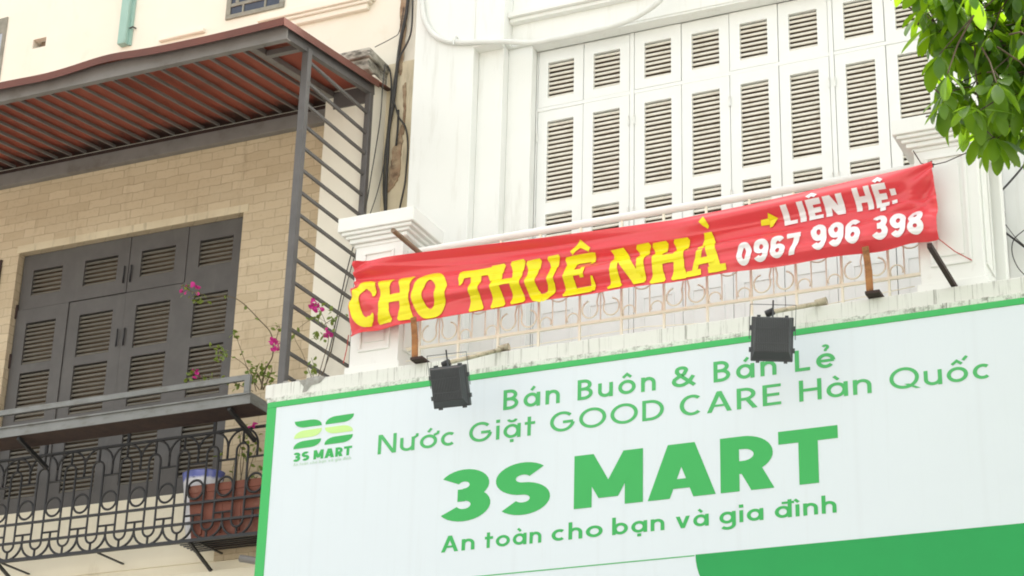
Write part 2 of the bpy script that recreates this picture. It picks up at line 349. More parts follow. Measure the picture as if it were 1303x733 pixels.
# ------------------------------------------------------------------ stroke lettering
def arc(cx, cy, rx, ry, a0, a1, n=18):
    return [(cx+rx*math.cos(math.radians(a0+(a1-a0)*i/n)), cy+ry*math.sin(math.radians(a0+(a1-a0)*i/n))) for i in range(n+1)]
def Ls(pts, w=None, caps=''): return ('L', pts, w, caps)
def Dg(x0, y0, x1, y1, hw): return ('P', [(x0-hw/2, y0), (x0+hw/2, y0), (x1+hw/2, y1), (x1-hw/2, y1)])
XH = .70
def glyph(ch, w, heavy=False):
    """returns (width, ops); outlines fill 0..width by 0..1"""
    h = w/2; T = 1-h
    bowlB = lambda x0, yt, yb, xs, rx: [(x0, yt), (xs, yt)]+arc(xs, (yt+yb)/2, rx, (yt-yb)/2, 90, -90)[1:]+[(x0, yb)]
    x = XH
    if ch == 'B':
        W = .64; mid = .53
        return W, [Ls([(h,0),(h,1)]), Ls(bowlB(h,T,mid,W-.30-h,.25)), Ls(bowlB(h,mid,h,W-.29-h,.29))]
    if ch == 'C':
        W = .72 if not heavy else .8
        return W, [Ls(arc(W/2+.04,.5,W/2-h+.04,.5-h,48,312,30))]
    if ch == 'D':
        W = .80; return W, [Ls([(h,0),(h,1)]), Ls(bowlB(h,T,h,.30,W-.30-h))]
    if ch == 'E':
        W = .58; return W, [Ls([(h,0),(h,1)]), Ls([(h,T),(W,T)]), Ls([(h,.51),(W-.05,.51)]), Ls([(h,h),(W,h)])]
    if ch == 'G':
        W = .95; return W, [Ls(arc(W/2,.5,W/2-h,.5-h,42,352,30)), Ls([(W-h-.0,.47),(W*.52,.47)])]
    if ch == 'H':
        W = .74; return W, [Ls([(h,0),(h,1)]), Ls([(W-h,0),(W-h,1)]), Ls([(h,.52),(W-h,.52)])]
    if ch == 'I': return w, [Ls([(h,0),(h,1)])]
    if ch == 'L': W = .54; return W, [Ls([(h,0),(h,1)]), Ls([(h,h),(W,h)])]
    if ch == 'N':
        W = .78; return W, [Ls([(h,0),(h,1)]), Ls([(W-h,0),(W-h,1)]), Dg(w*.62,1,W-w*.62,0,w*1.22)]
    if ch == 'O': W = 1.02; return W, [Ls(arc(W/2,.5,W/2-h,.5-h,0,360,40))]
    if ch == 'Q': W = 1.02; return W, [Ls(arc(W/2,.5,W/2-h,.5-h,0,360,40)), Dg(.58,.22,.98,-.04,w*1.2)]
    if ch == 'A':
        W = .86 if heavy else .80
        hw = w*1.2 if heavy else w*1.1; yb = .19 if heavy else .27
        xb = (W/2-hw/2)*(yb)/1.0
        return W, [Dg(hw/2,0,W/2-(.03 if heavy else 0),1,hw), Dg(W-hw/2,0,W/2+(.03 if heavy else 0),1,hw), Ls([(xb+hw*.6,yb+h*.6),(W-xb-hw*.6,yb+h*.6)], w*.75)]
    if ch == 'R':
        W = .66 if heavy else .66
        if heavy: return W, [Ls([(h,0),(h,1)]), Ls(bowlB(h,T,.43,W-.26-h,.25)), Dg(W-w*.60,0,.36,.43,w*1.2)]
        return W, [Ls([(h,0),(h,1)]), Ls(bowlB(h,T,.46,W-.34-h,.28)), Dg(W-w*.6,0,.33,.46,w*1.2)]
    if ch == 'M':
        W = .90; hw = w*1.08
        return W, [Ls([(h,0),(h,1)]), Ls([(W-h,0),(W-h,1)]), Dg(hw*.5,1,W/2,.16,hw), Dg(W-hw*.5,1,W/2,.16,hw)]
    if ch == 'T': W = .72; return W, [Ls([(0,T),(W,T)]), Ls([(W/2,0),(W/2,T)])]
    if ch == 'S':
        W = .64 if heavy else .6; c = W/2; ry = (.5-h)/2
        p = arc(c,T-ry,W/2-h,ry,38,270,20)+arc(c,h+ry,W/2-h,ry,90,-142,20)[1:]
        return W, [Ls(p)]
    if ch == '3':
        W = .60 if heavy else .58; c = W/2-.02; ry = (.5-h)/2
        return W, [Ls(arc(c,T-ry*.97,W/2-h,ry*.97,152,-90,20)), Ls(arc(c,h+ry*1.03,W/2-h+.02,ry*1.03,90,-150,20)), Ls([(c-.075,.5),(c+.02,.5)])]
    if ch == '0': W = .60; return W, [Ls(arc(W/2,.5,W/2-h,.5-h,0,360,36))]
    if ch == '8': W = .60; return W, [Ls(arc(W/2,.74-h*.25,W/2-h-.01,.26-h*.75,0,360,30)), Ls(arc(W/2,.27+h*.25,W/2-h,.27-h*.75,0,360,30))]
    if ch == '9':
        W = .60; return W, [Ls(arc(W/2,.67,W/2-h,.33-h,0,360,30)), Ls([(W-h,.67),(W-h,.38)]+arc(W/2,.33,W/2-h,.33-h,0,-150,14))]
    if ch == '6':
        W = .60; return W, [Ls(arc(W/2,.33,W/2-h,.33-h,0,360,30)), Ls([(h,.33),(h,.62)]+arc(W/2,.67,W/2-h,.33-h,180,30,14))]
    if ch == '7': W = .54; return W, [Ls([(0,T),(W,T)]), Dg(.17,0,W-w*.55,1-w*.5,w*1.05)]
    if ch == ':': return w, [Ls([(h,.02),(h,.02+w)]), Ls([(h,.50),(h,.50+w)])]
    if ch == '&':
        W = .86
        return W, [Ls([(W-.02,.03),(.25,.62),(.19,.72)]+arc(.36,.80,.17,.2-h,195,-30,14)+[(.46,.62),(.36,.55)]), Ls([(.38,.56),(.22,.47),(.11,.38)]+arc(.33,.27,.33-h,.27-h,165,300,14)+[(.64,.22),(W-.06,.50)])]
    # lower case
    r = x/2-h
    if ch in 'aă':
        W = .70; return W, [Ls(arc(W/2-.02,x/2,W/2-.02-h,r,0,360,30)), Ls([(W-h,0),(W-h,x)])]
    if ch == 'b': W = .70; return W, [Ls(arc(W/2+.02,x/2,W/2-.02-h,r,0,360,30)), Ls([(h,0),(h,1.04)])]
    if ch == 'd': W = .70; return W, [Ls(arc(W/2-.02,x/2,W/2-.02-h,r,0,360,30)), Ls([(W-h,0),(W-h,1.04)])]
    if ch == 'g':
        W = .70; return W, [Ls(arc(W/2-.02,x/2,W/2-.02-h,r,0,360,30)), Ls([(W-h,x),(W-h,-.08)]+arc(W/2,-.06,W/2-h,.22,0,-145,14)[1:])]
    if ch == 'c': W = .58; return W, [Ls(arc(W/2+.04,x/2,W/2-h+.04,r,50,310,24))]
    if ch == 'e':
        W = .68; return W, [Ls(arc(W/2,x/2,W/2-h,r,0,318,26)), Ls([(h,x/2),(W-h*.6,x/2)], w*.85)]
    if ch in 'nh':
        W = .60; return W, [Ls([(h,0),(h,x if ch == 'n' else 1.04)]), Ls([(h+.0,x*.45)]+arc(W/2,x*.55,W/2-h,x*.45-h,180,0,18)+[(W-h,0)])]
    if ch == 'i' or ch == 'ı': return w, [Ls([(h,0),(h,x)])]
    if ch == 'o': W = .72; return W, [Ls(arc(W/2,x/2,W/2-h,r,0,360,32))]
    if ch == 't': W = .42; return W, [Ls([(.18,0),(.18,.95)]), Ls([(0,x-h),(W,x-h)])]
    if ch == 'u':
        W = .62; return W, [Ls([(h,x),(h,x*.42)]+arc(W/2,x*.42,W/2-h,x*.42-h,180,360,18)+[(W-h,x*.42)]), Ls([(W-h,0),(W-h,x)])]
    if ch == 'v': W = .64; return W, [Dg(w*.55,x,W/2,0,w*1.1), Dg(W-w*.55,x,W/2,0,w*1.1)]
    return .4, []
def letter(ch, w, heavy=False):
    """glyph with its Vietnamese marks"""
    bar = ch == 'đ'
    base = 'd' if bar else unicodedata.normalize('NFD', ch)[0]
    marks = '' if bar else unicodedata.normalize('NFD', ch)[1:]
    if base == 'i' and marks: base = 'ı'
    W, ops = glyph(base, w, heavy); ops = list(ops)
    up = base.isupper(); top = 1.0 if up else XH; mw = w*.82; c = W/2
    y = top+.12
    for mk in marks:
        if mk == '\u0302': ops.append(Ls([(c-.17,y),(c,y+.16),(c+.17,y)], mw)); y += .06; dx = .24
        elif mk == '\u0306': ops.append(Ls(arc(c,y+.14,.16,.13,190,350,12), mw))
        elif mk == '\u0301':
            d = .24 if '\u0302' in marks else 0; q = .10 if '\u0302' in marks else 0
            ops.append(Ls([(c-.03+d,y+q),(c+.11+d,y+.18+q)], mw))
        elif mk == '\u0300': ops.append(Ls([(c+.05,y),(c-.10,y+.18)], mw))
        elif mk == '\u0309': ops.append(Ls(arc(c,y+.17,.085,.08,160,-60,10)+[(c,y+.04),(c,y-.02)], mw*.85))
        elif mk == '\u0323': ops.append(Ls([(c,-.14-mw*.65),(c,-.14+mw*.65)], mw*1.3))
        elif mk == '\u031b':
            if base == 'u': ops.append(Ls([(W-w/2,top-.08),(W+.09,top+.02),(W+.10,top+.14)], mw)); W += .06
            else: ops.append(Ls([(W*.80,top-.06),(W+.02,top+.02),(W+.04,top+.14)], mw))
    if base == 'i': ops.append(Ls([(c,XH+.14),(c,XH+.14+w*1.15)], w*1.15))
    if bar: ops.append(Ls([(W*.42,.86),(W+.1,.86)], w*.8))
    return W, ops
def strip(pts, wid, sub=1):
    """quads along a centre line; wid: one width or one per point"""
    n = len(pts); ww = wid if isinstance(wid, list) else [wid]*n
    closed = n > 3 and math.dist(pts[0], pts[-1]) < 1e-6
    L = []; R = []
    for i in range(n):
        p = Vector(pts[i])
        if closed: a = Vector(pts[i-1 if i > 0 else n-2]); b = Vector(pts[i+1 if i < n-1 else 1])
        else: a = Vector(pts[max(i-1,0)]); b = Vector(pts[min(i+1,n-1)])
        d1 = (p-a); d2 = (b-p)
        if d1.length < 1e-9: d1 = d2
        if d2.length < 1e-9: d2 = d1
        d1 = d1.normalized(); d2 = d2.normalized(); t = (d1+d2)
        if t.length < 1e-6: t = d1.copy()
        t.normalize(); nn = Vector((-t.y, t.x)); k = max(.45, nn.dot(Vector((-d1.y, d1.x))))
        L.append(p+nn*(ww[i]/2/k)); R.append(p-nn*(ww[i]/2/k))
    rows = []
    for i in range(n): rows.append([L[i].lerp(R[i], j/sub) for j in range(sub+1)])
    vs = [tuple(q) for row in rows for q in row]; fs = []
    for i in range(n-1):
        for j in range(sub):
            a = i*(sub+1)+j; b = (i+1)*(sub+1)+j; fs.append((a, a+1, b+1, b))
    return vs, fs
def resample(pts, wid, step):
    out = []; ow = []; n = len(pts); ww = wid if isinstance(wid, list) else [wid]*n
    for i in range(n-1):
        k = max(1, int(math.dist(pts[i], pts[i+1])/step+.5))
        for j in range(k):
            f = j/k; out.append((pts[i][0]+(pts[i+1][0]-pts[i][0])*f, pts[i][1]+(pts[i+1][1]-pts[i][1])*f)); ow.append(ww[i]+(ww[i+1]-ww[i])*f)
    out.append(pts[-1]); ow.append(ww[-1]); return out, ow
def emit(mb, ops, w, fn, sub=1, step=None, ox=0, fatten=1):
    """fn(x, y, layer) -> 3D"""
    for k, op in enumerate(ops):
        if op[0] == 'P':
            p = op[1]
            n = 1 if step is None else 8
            vs = []; fs = []
            for i in range(n+1):
                l = (p[0][0]+(p[3][0]-p[0][0])*i/n, p[0][1]+(p[3][1]-p[0][1])*i/n); r = (p[1][0]+(p[2][0]-p[1][0])*i/n, p[1][1]+(p[2][1]-p[1][1])*i/n)
                for j in range(sub+1): vs.append((l[0]+(r[0]-l[0])*j/sub, l[1]+(r[1]-l[1])*j/sub))
            for i in range(n):
                for j in range(sub): a = i*(sub+1)+j; fs.append((a, a+1, a+sub+2, a+sub+1))
        else:
            ww = op[2] if op[2] is not None else w; pts = op[1]
            if fatten != 1: ww = [q*fatten for q in ww] if isinstance(ww, list) else ww*fatten
            if step: pts, ww = resample(pts, ww, step)
            vs, fs = strip(pts, ww, sub)
        mb.add([fn(v[0]+ox, v[1], k) for v in vs], fs)

# ================================================================== GROUND
def slabmesh(name, x0, x1, y0, y1, z0, z1, mat):
    return tag(MB().box(x0, x1, y0, y1, z0, z1).build(name, mat), kind='structure')
g = MB(); g.add([(-400,-400,-.14),(400,-400,-.14),(400,400,-.14),(-400,400,-.14)], [(0,1,2,3)])
tag(g.build('ground', M['paving']), kind='structure')
g = MB(); g.add([(-200,-16,-.136),(200,-16,-.136),(200,-5.2,-.136),(-200,-5.2,-.136)], [(0,1,2,3)])
tag(g.build('road', M['asphalt']), kind='structure')
slabmesh('pavement', -60, 60, -5.0, 0.0, -.3, 0.0, M['paving'])
slabmesh('kerb', -60, 60, -5.2, -5.003, -.3, 0.012, M['kerb'])
slabmesh('far_pavement', -60, 60, -26, -16, -.3, 0.0, M['paving'])

# ================================================================== SHUTTERS
def shutter(parent, x0, x1, z0, z1, holes, stile, y, frame_mat, slat_mat, pitch, panels=(), tilt=.036, name='shutter'):
    """frame with louvred openings (and raised panels); frame front at y"""
    f = MB(); d = .04
    f.box(x0, x0+stile, y, y+d, z0, z1); f.box(x1-stile, x1, y, y+d, z0, z1)
    holes = sorted(holes); zz = z0
    for a, b in holes:
        f.box(x0+stile, x1-stile, y, y+d, zz, a); zz = b
    f.box(x0+stile, x1-stile, y, y+d, zz, z1)
    for a, b in panels:                      # thin moulding round a solid panel
        xa, xb = x0+stile*.8, x1-stile*.8
        f.box(xa, xb, y-.008, y-.0005, a, a+.018); f.box(xa, xb, y-.008, y-.0005, b-.018, b)
        f.box(xa, xa+.018, y-.008, y-.0005, a+.0185, b-.0185); f.box(xb-.018, xb, y-.008, y-.0005, a+.0185, b-.0185)
    fo = f.build(name, frame_mat, parent)
    for a, b in holes:
        s = MB(); n = max(2, int(round((b-a)/pitch)))
        p = (b-a)/n
        for i in range(n):
            zc = a+p*(i+.42)
            dz = random.uniform(-.0012, .0012)
            s.bar((x0+stile-.004, y+.022, zc+dz), (x1-stile+.004, y+.022, zc+dz+random.uniform(-.0015,.0015)), .009, .027, up=(0, .50, .86))
        s.build('louvre', slat_mat, fo)
        bk = MB(); bk.add([(x0+stile,y+d+.055,a),(x1-stile,y+d+.055,a),(x1-stile,y+d+.055,b),(x0+stile,y+d+.055,b)], [(0,1,2,3)])
    return fo

# ================================================================== WHITE TOWNHOUSE
H1 = thing('townhouse', 'white stucco townhouse with tall white louvred shutters, behind the red banner', 'house', (-4.7, 0, 0))
XL, XR = -7.536, -1.92
w = MB()
w.box(XL, -6.95, -.30, .0, 0, 13)                     # left pilaster
w.box(-2.52, 2.5, -.30, .0, 0, 13)                     # right pilaster, widened out of view to block the sun
w.box(-6.9495, -6.712, -.20, .0, 0, 10.455); w.box(-6.7115, -6.484, -.10, .0, 0, 10.455)
w.box(-2.76, -2.5205, -.20, .0, 0, 10.455); w.box(-2.985, -2.7605, -.10, .0, 0, 10.455)
w.box(-6.9495, -6.67, -.297, .0, 10.456, 13); w.box(-2.80, -2.5205, -.297, .0, 10.456, 13)
w.box(-6.6695, -2.8005, -.135, .0, 10.456, 13)        # beam and wall over the opening
w.box(-6.4835, -2.9855, -.128, .0, 10.437, 10.4555)
w.box(XL, 2.5, .16, .5, 0, 10.45)                      # wall behind the shutters
w.box(XL, 2.5, .0005, 9, 10.456, 12.98)  # unseen right end lengthened too, keeps sun off the right post
w.box(XL, 2.5, .5005, 9, 0, 10.4555)
w.build('wall', M['white'], H1, .006)
c = MB()
c.box(-6.6695, -2.8005, -.20, -.1355, 10.665, 10.70); c.box(-6.6695, -2.8005, -.235, -.1355, 10.7005, 10.75)
c.box(-6.96, -6.70, -.315, -.2, 10.42, 10.4545)
c.build('cornice', M['white_trim'], H1, .006)
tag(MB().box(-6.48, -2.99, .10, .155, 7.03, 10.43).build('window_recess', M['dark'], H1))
fr = MB()
for a, b in ((-6.4835,-6.472), (-5.618,-5.580), (-3.886,-3.848), (-2.997,-2.9855)): fr.box(a, b, .0, .06, 7.04, 10.4365)
for a, b in ((-6.4715,-5.6185), (-5.5795,-3.8865), (-3.8475,-2.9975)): fr.box(a, b, .004, .06, 9.848, 9.882)
fr.build('window_frame', M['white_wood'], H1, .003)
edges = [(-6.469,-6.046),(-6.044,-5.621), (-5.577,-5.157),(-5.155,-4.733),(-4.731,-4.312),(-4.310,-3.889), (-3.845,-3.424),(-3.422,-3.0)]
for i, (a, b) in enumerate(edges):
    dy = random.uniform(-.004, .004)
    shutter(H1, a+.002, b-.002, 9.884, 10.434, [(9.965,10.314)], .088, .006+dy, M['white_wood'], M['white_slat'], .0437)
    dy = random.uniform(-.005, .005)
    s = shutter(H1, a+.002, b-.002, 7.06, 9.846, [(8.10,8.865),(8.97,9.742)], .088, .006+dy, M['white_wood'], M['white_slat'], .0430, panels=[(7.22,7.55),(7.63,7.98)])
    xx = a+.002 if i % 2 == 0 else b-.002
    for zz in (8.7, 9.55): MB().tube([(xx, -.008+dy, zz), (xx, -.008+dy, zz+.09)], .007, 6).build('hinge', M['white_trim'], s)
# balcony slab
s = MB()
s.box(-8.036, -1.60, -1.50, -.3005, 6.915, 7.03); s.box(-8.004, -1.60, -1.52, -.3005, 6.868, 6.9145); s.box(-7.98, -1.62, -1.47, -.3005, 6.62, 6.8675)
s.box(-8.036, XL-.0005, -.30, -.001, 6.62, 7.03)
slab = s.build('balcony_slab', M['slab'], H1, .008)
bmL = MB(); rnd = random.Random(3)
for k in range(46):                                    # crumbled mortar along the slab's left edge
    x = rnd.uniform(-8.0, -7.42); r = rnd.uniform(.008, .024)*(1.3 if -7.75 < x < -7.5 else .8)
    cz = 7.03+rnd.uniform(-.012, .006); cy = rnd.uniform(-1.49, -1.40)
    vs = [(x+r*1.6*math.cos(a)*math.cos(e)*rnd.uniform(.7,1.2), cy+r*math.sin(a)*math.cos(e), cz+r*math.sin(e)*rnd.uniform(.6,1.1)) for e in (-.9,0,.9) for a in [q*PI/3 for q in range(6)]]
    fs = [(i*6+j, i*6+(j+1) % 6, (i+1)*6+(j+1) % 6, (i+1)*6+j) for i in range(2) for j in range(6)]+[tuple(range(5,-1,-1)), tuple(range(12,18))]
    bmL.add(vs, fs)
tag(bmL.build('broken_mortar', M['mortar'], slab), kind='stuff')
pl = MB(); P = [(-7.74,7.029),(-7.60,7.029),(-7.50,7.029),(-7.55,6.985),(-7.62,6.975),(-7.66,6.93),(-7.70,6.925),(-7.69,6.97)]
pl.add([(a,-1.5035,b) for a, b in P], [tuple(range(len(P)))[::-1]]); pl.build('plaster_scar', M['mortar'], slab)
def pillar(x0, x1):
    p = MB(); y0 = -1.38; y1 = -1.0
    p.box(x0, x1, y0, y1, 7.12, 8.16); p.box(x0-.025, x1+.025, y0-.025, y1+.02, 7.03, 7.1195)
    a, b = x0+.075, x1-.075
    for (q0, q1, r0, r1) in ((a,b,7.24,7.262),(a,b,8.055,8.077),(a,a+.022,7.2625,8.0545),(b-.022,b,7.2625,8.0545)):
        p.box(q0, q1, y0-.014, y0-.0005, r0, r1)
    p.box(a+.05, b-.05, y0-.008, y0-.0005, 7.31, 8.0)
    a, b = y0+.07, y1-.06
    for (q0, q1, r0, r1) in ((a,b,7.24,7.262),(a,b,8.055,8.077),(a,a+.022,7.2625,8.0545),(b-.022,b,7.2625,8.0545)):
        p.box(x1+.0005, x1+.012, q0, q1, r0, r1)
    po = p.build('pillar', M['white_trim'], H1, .004)
    c = MB(); e = .125
    for z0, z1, o in ((8.13,8.16,.012),(8.1605,8.195,.045),(8.1955,8.222,.072),(8.2225,8.25,.10),(8.2505,8.37,e)):
        c.box(x0-o, x1+o, y0-o*.75, y1+o*.5, z0, z1)
    c.build('capital', M['white_trim'], po, .007)
pillar(-7.375, -6.955); pillar(-2.925, -2.49)

# ================================================================== BRICK HOUSE
H2 = thing('brick_house', 'old tan brick house with dark grey louvred shutters under the red canopy', 'house', (-11, 0, 0))
DX0, DX1, DZ0, DZ1 = -11.885, -9.378, 6.79, 9.402
w = MB()
w.box(-16, DX0, .0, .3, 6.15, 10.30); w.box(DX1, -8.442, .0, .3, 6.15, 10.30)
w.box(DX0+.0005, DX1-.0005, .0, .3, DZ1, 10.30)
w.build('brick_wall', M['brick'], H2)
w = MB()
w.box(-16, -8.4425, .012, .4, 0, 6.149); w.box(DX0+.0005, DX1-.0005, .004, .3, 6.1495, DZ0)
w.box(-16, -8.4425, -.03, .4, 5.86, 6.06)
w.build('lower_wall', M['cream_low'], H2, .006)
HX0, HX1, HZ0, HZ1 = -12.065, -11.905, 11.68, 11.785
w = MB()
w.box(-16, HX0, .001, .35, 10.301, 13.5); w.box(HX1, XL-.001, .001, .35, 10.301, 13.5)
w.box(HX0+.0005, HX1-.0005, .001, .35, 10.301, HZ0); w.box(HX0+.0005, HX1-.0005, .001, .35, HZ1, 13.5)
w.box(-16, XL-.002, .351, 8, 0, 13.4)
w.box(-8.4415, XL-.001, .0, .35, 6.0, 10.3005)
w.build('upper_wall', M['cream'], H2)
MB().box(HX0+.045, HX1-.001, .07, .349, HZ0+.001, HZ1-.001).build('vent_hole', M['dark'], H2)
p = MB(); p.box(-8.442, -7.955, -.25, -.0005, 6.0, 10.40); p.build('pilaster', M['cream'], H2, .008)
lg = MB(); lg.box(-8.6, -7.965, -.35, .0, 10.405, 10.52); lg.box(-8.63, -7.945, -.38, .0, 10.5205, 10.61); lg.build('pilaster_ledge', M['ledge'], H2, .012)
# dirty party-wall strip with peeling plaster
d = MB(); d.box(-7.955, XL-.0015, -.012, -.0008, 6.0, 10.62); d.build('party_wall_strip', M['cream_dirty'], H2)
def blob(pts, y, mat, name, parent, jit=.012, thick=.012):
    P = []
    for i in range(len(pts)):
        a = pts[i]; b = pts[(i+1) % len(pts)]
        for k in range(6):
            t = k/6; q = Vector((a[0]+(b[0]-a[0])*t, a[1]+(b[1]-a[1])*t)); P.append((q.x+random.uniform(-jit,jit), q.y+random.uniform(-jit,jit)))
    n = len(P); m = MB(); m.add([(a, y-thick, b) for a, b in P]+[(a, y, b) for a, b in P], [tuple(range(n))]+[(i, i+n, (i+1) % n+n, (i+1) % n) for i in range(n)])
    return m.build(name, mat, parent)
def pxz(pts, y): return [(lambda q: (q.x, q.z))(at(u, v, y)) for u, v in pts]
blob(pxz([(511,160),(507,178),(500,190),(497,215),(494,245),(503,236),(509,222),(510,200),(513,180)], -.013), -.013, M['peel'], 'peeling_patch', H2, .006)
blob(pxz([(511,-30),(510,20),(509,60),(506,92),(511,96),(516,50),(520,10),(523,-30)], -.013), -.013, M['peel'], 'peeling_patch', H2, .008)
blob(pxz([(513,110),(514,140),(511,168),(514,172),(517,140),(517,105)], -.013), -.013, M['peel'], 'peeling_patch', H2, .004)
m = MB(); m.box(DX0-.02, DX1+.05, -.006, -.0005, DZ1+.001, DZ1+.075); m.build('lintel_band', M['cream_dirty'], H2)
# mouldings of the upper wall
m = MB(); m.box(-9.3, -8.19, -.05, .0005, 11.245, 11.30); m.box(-9.3, -8.16, -.075, .0005, 11.3005, 11.33); m.box(-9.35,-8.13,-.10,.0005,11.3305,11.40)
m.build('moulding', M['cream'], H2, .008)
m = MB(); m.box(-10.50, -9.985, -.045, .0005, 11.405, 11.445); m.build('moulding', M['cream'], H2, .008)
m = MB(); m.box(-16, -11.77, -.03, .0005, 11.02, 11.15); m.build('moulding', M['cream'], H2, .006)
# small barred window
wf = MB(); X0, X1, Z0, Z1 = -9.765, -9.12, 11.49, 12.3
wf.box(X0, X1, -.02, .0005, Z0, Z0+.045); wf.box(X0, X0+.05, -.02, .0005, Z0+.0455, Z1); wf.box(X1-.05, X1, -.02, .0005, Z0+.0455, Z1); wf.box(X0+.0505, X1-.0505, -.018, .0005, Z0+.13, Z0+.165)
wf.box(X0+.10, X0+.135, -.018, .0005, Z0+.1655, Z1); wf.box(X1-.14, X1-.105, -.018, .0005, Z0+.1655, Z1); wf.box(X0+.18,X0+.20,-.018,.0005,Z0+.0455,Z0+.1295); wf.box(X1-.22,X1-.2,-.018,.0005,Z0+.0455,Z0+.1295)
win = wf.build('window', M['win_frame'], H2, .003)
MB().box(X0+.05, X1-.05, -.006, .0008, Z0+.045, Z1).build('pane', M['glass_dark'], win)
rg = MB(); ct = ((X0+X1)/2, -.024, Z0+.27)
rg.tube([(ct[0]+.085*math.cos(a), ct[1], ct[2]+.085*math.sin(a)) for a in [k*PI/12 for k in range(24)]], .009, 6, True); rg.build('grille_ring', M['win_frame'], win)
# window at the left edge
a = at(11, 22, 0); wf = MB(); wf.box(a.x-.75, a.x-.70, -.012, .0006, 11.33, a.z); wf.box(a.x-.04, a.x, -.012, .0006, 11.33, a.z); wf.box(a.x-.7, a.x-.0405, -.012, .0006, a.z-.18, a.z-.002)
for zz in (11.45, 11.62): wf.box(a.x-.7, a.x-.0405, -.012, .0006, zz, zz+.02)
win = wf.build('window', M['win_frame'], H2); MB().box(a.x-.7, a.x-.0404, -.005, .0007, 11.33, a.z-.18).build('pane', M['glass_blue'], win)
# jamb of another window beside the shuttered door
MB().box(-12.8, -12.07, -.02, .001, 7.0, 9.36).build('shutter', M['rust_and_shade'], H2)
# dark shutters
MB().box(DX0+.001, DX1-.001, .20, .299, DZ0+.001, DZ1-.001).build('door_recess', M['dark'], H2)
lx = [(-11.872,-11.275),(-11.270,-10.640),(-10.634,-10.005),(-10.0,-9.386)]
for i, (a, b) in enumerate(lx):
    dy = (.004, -.004, .0, .006)[i]
    sh = shutter(H2, a, b, 8.835, 9.398, [(8.968,9.232)], .128, .07+dy, M['grey_wood'], M['slat_grey'], .0415)
    sh = shutter(H2, a, b, 6.795, 8.828, [(6.955,7.60),(7.70,8.18),(8.265,8.685)], .128, .07-dy*1.5, M['grey_wood'], M['slat_grey'], .0435)
    if i in (1, 2):
        xb = b-.035 if i == 1 else a+.035
        for zc in (8.93, 8.30):
            bl = MB(); bl.tube([(xb, .055, zc), (xb, .055, zc+.17)], .008, 6); bl.build('bolt', M['iron'], sh)
for zz in (8.25, 8.75, 7.5): MB().tube([(-11.874, .06, zz), (-11.874, .06, zz+.14)], .012, 6).build('hinge', M['rust_and_shade'], sh)

# ================================================================== METAL CANOPY
CN = thing('metal_canopy', 'red sheet canopy on grey steel frame with barred right side, over the dark shutters', 'canopy', (-10, -1, 10))
def roof_z(y): return 10.068 + (y+1.849)*.1515
sh = MB(); nx, ny = 70, 6; vs = []; fs = []
for k in (0, 1):
    for j in range(ny+1):
        y = -1.87+1.87*j/ny*1.0
        for i in range(nx+1):
            x = -14.5+(6.60)*i/nx
            wv = .022*math.exp(-((x+9.62)/.28)**2)-.016*math.exp(-((x+10.25)/.3)**2)+.006*math.sin(x*3.1)
            vs.append((x, min(y, -.002), roof_z(y)+wv*(1-j/ny)+(.008 if k else 0)))
o = (nx+1)*(ny+1)
for j in range(ny):
    for i in range(nx):
        a = j*(nx+1)+i; fs.append((a, a+nx+1, a+nx+2, a+1)); fs.append((o+a, o+a+1, o+a+nx+2, o+a+nx+1))
for i in range(nx): fs.append((i, i+1, o+i+1, o+i)); q = ny*(nx+1)+i; fs.append((q, o+q, o+q+1, q+1))
for j in range(ny): a = j*(nx+1); fs.append((a, o+a, o+a+nx+1, a+nx+1)); a += nx; fs.append((a, a+nx+1, o+a+nx+1, o+a))
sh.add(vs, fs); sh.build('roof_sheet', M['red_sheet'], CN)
fa = MB()
xs = [-14.5+6.6*i/nx for i in range(nx+1)]
wz = lambda x: roof_z(-1.87)+.022*math.exp(-((x+9.62)/.28)**2)-.016*math.exp(-((x+10.25)/.3)**2)+.006*math.sin(x*3.1)
for i in range(nx):
    a, b_ = xs[i], xs[i+1]
    fa.add([(a,-1.874,wz(a)-.062),(b_,-1.874,wz(b_)-.062),(b_,-1.874,wz(b_)+.009),(a,-1.874,wz(a)+.009),(a,-1.871,wz(a)-.062),(b_,-1.871,wz(b_)-.062),(b_,-1.871,wz(b_)+.009),(a,-1.871,wz(a)+.009)], [(0,1,2,3),(7,6,5,4),(0,4,5,1),(3,2,6,7)])
fa.bar((-7.897,-1.874,wz(-7.9)-.027), (-7.897,-.26,roof_z(-.26)-.027), .003, .07)
fa.build('fascia', M['fascia'], CN)
b = MB(); zf = roof_z(-1.76)
b.box(-14.5, -7.91, -1.785, -1.78, 9.93, zf-.004); b.box(-14.5, -7.91, -1.7795, -1.73, 9.93, 9.936); b.box(-14.5, -7.91, -1.7795, -1.73, zf-.022, zf-.016)
b.build('front_beam', M['metal_light'], CN)
b = MB(); b.box(-14.5, -8.4435, -.075, -.003, 10.13, 10.262); b.build('back_beam', M['metal_light'], CN, .004)
MB().box(-14.5, -8.4435, -.03, -.003, 10.263, 10.325).build('dark_gap_strip', M['rust_and_shade'], CN)  # added dark strip, painted darkness over the pale gap above the back beam
k = 0; x = -8.52
while x > -13.2:
    y0, y1 = -1.73, -.076
    MB().bar((x, y0, roof_z(y0)-.020), (x+random.uniform(-.006,.006), y1, roof_z(y1)-.020), .018, .026).build('rib', M['metal_light'], CN); x -= .1662
def rafter(x, w_, h_, y0, y1, nm, mat): MB().bar((x, y0, roof_z(y0)-.012-h_/2), (x, y1, roof_z(y1)-.012-h_/2), w_, h_).build(nm, mat, CN, .003)
rafter(-8.385, .07, .055, -1.73, -.08, 'rafter', M['metal_light'])
rafter(-7.965, .05, .11, -1.73, -.26, 'side_beam', M['metal'])
MB().box(-8.349, -7.991, -1.41, -1.36, 10.055, 10.11).build('cross_piece', M['metal_light'], CN, .003)
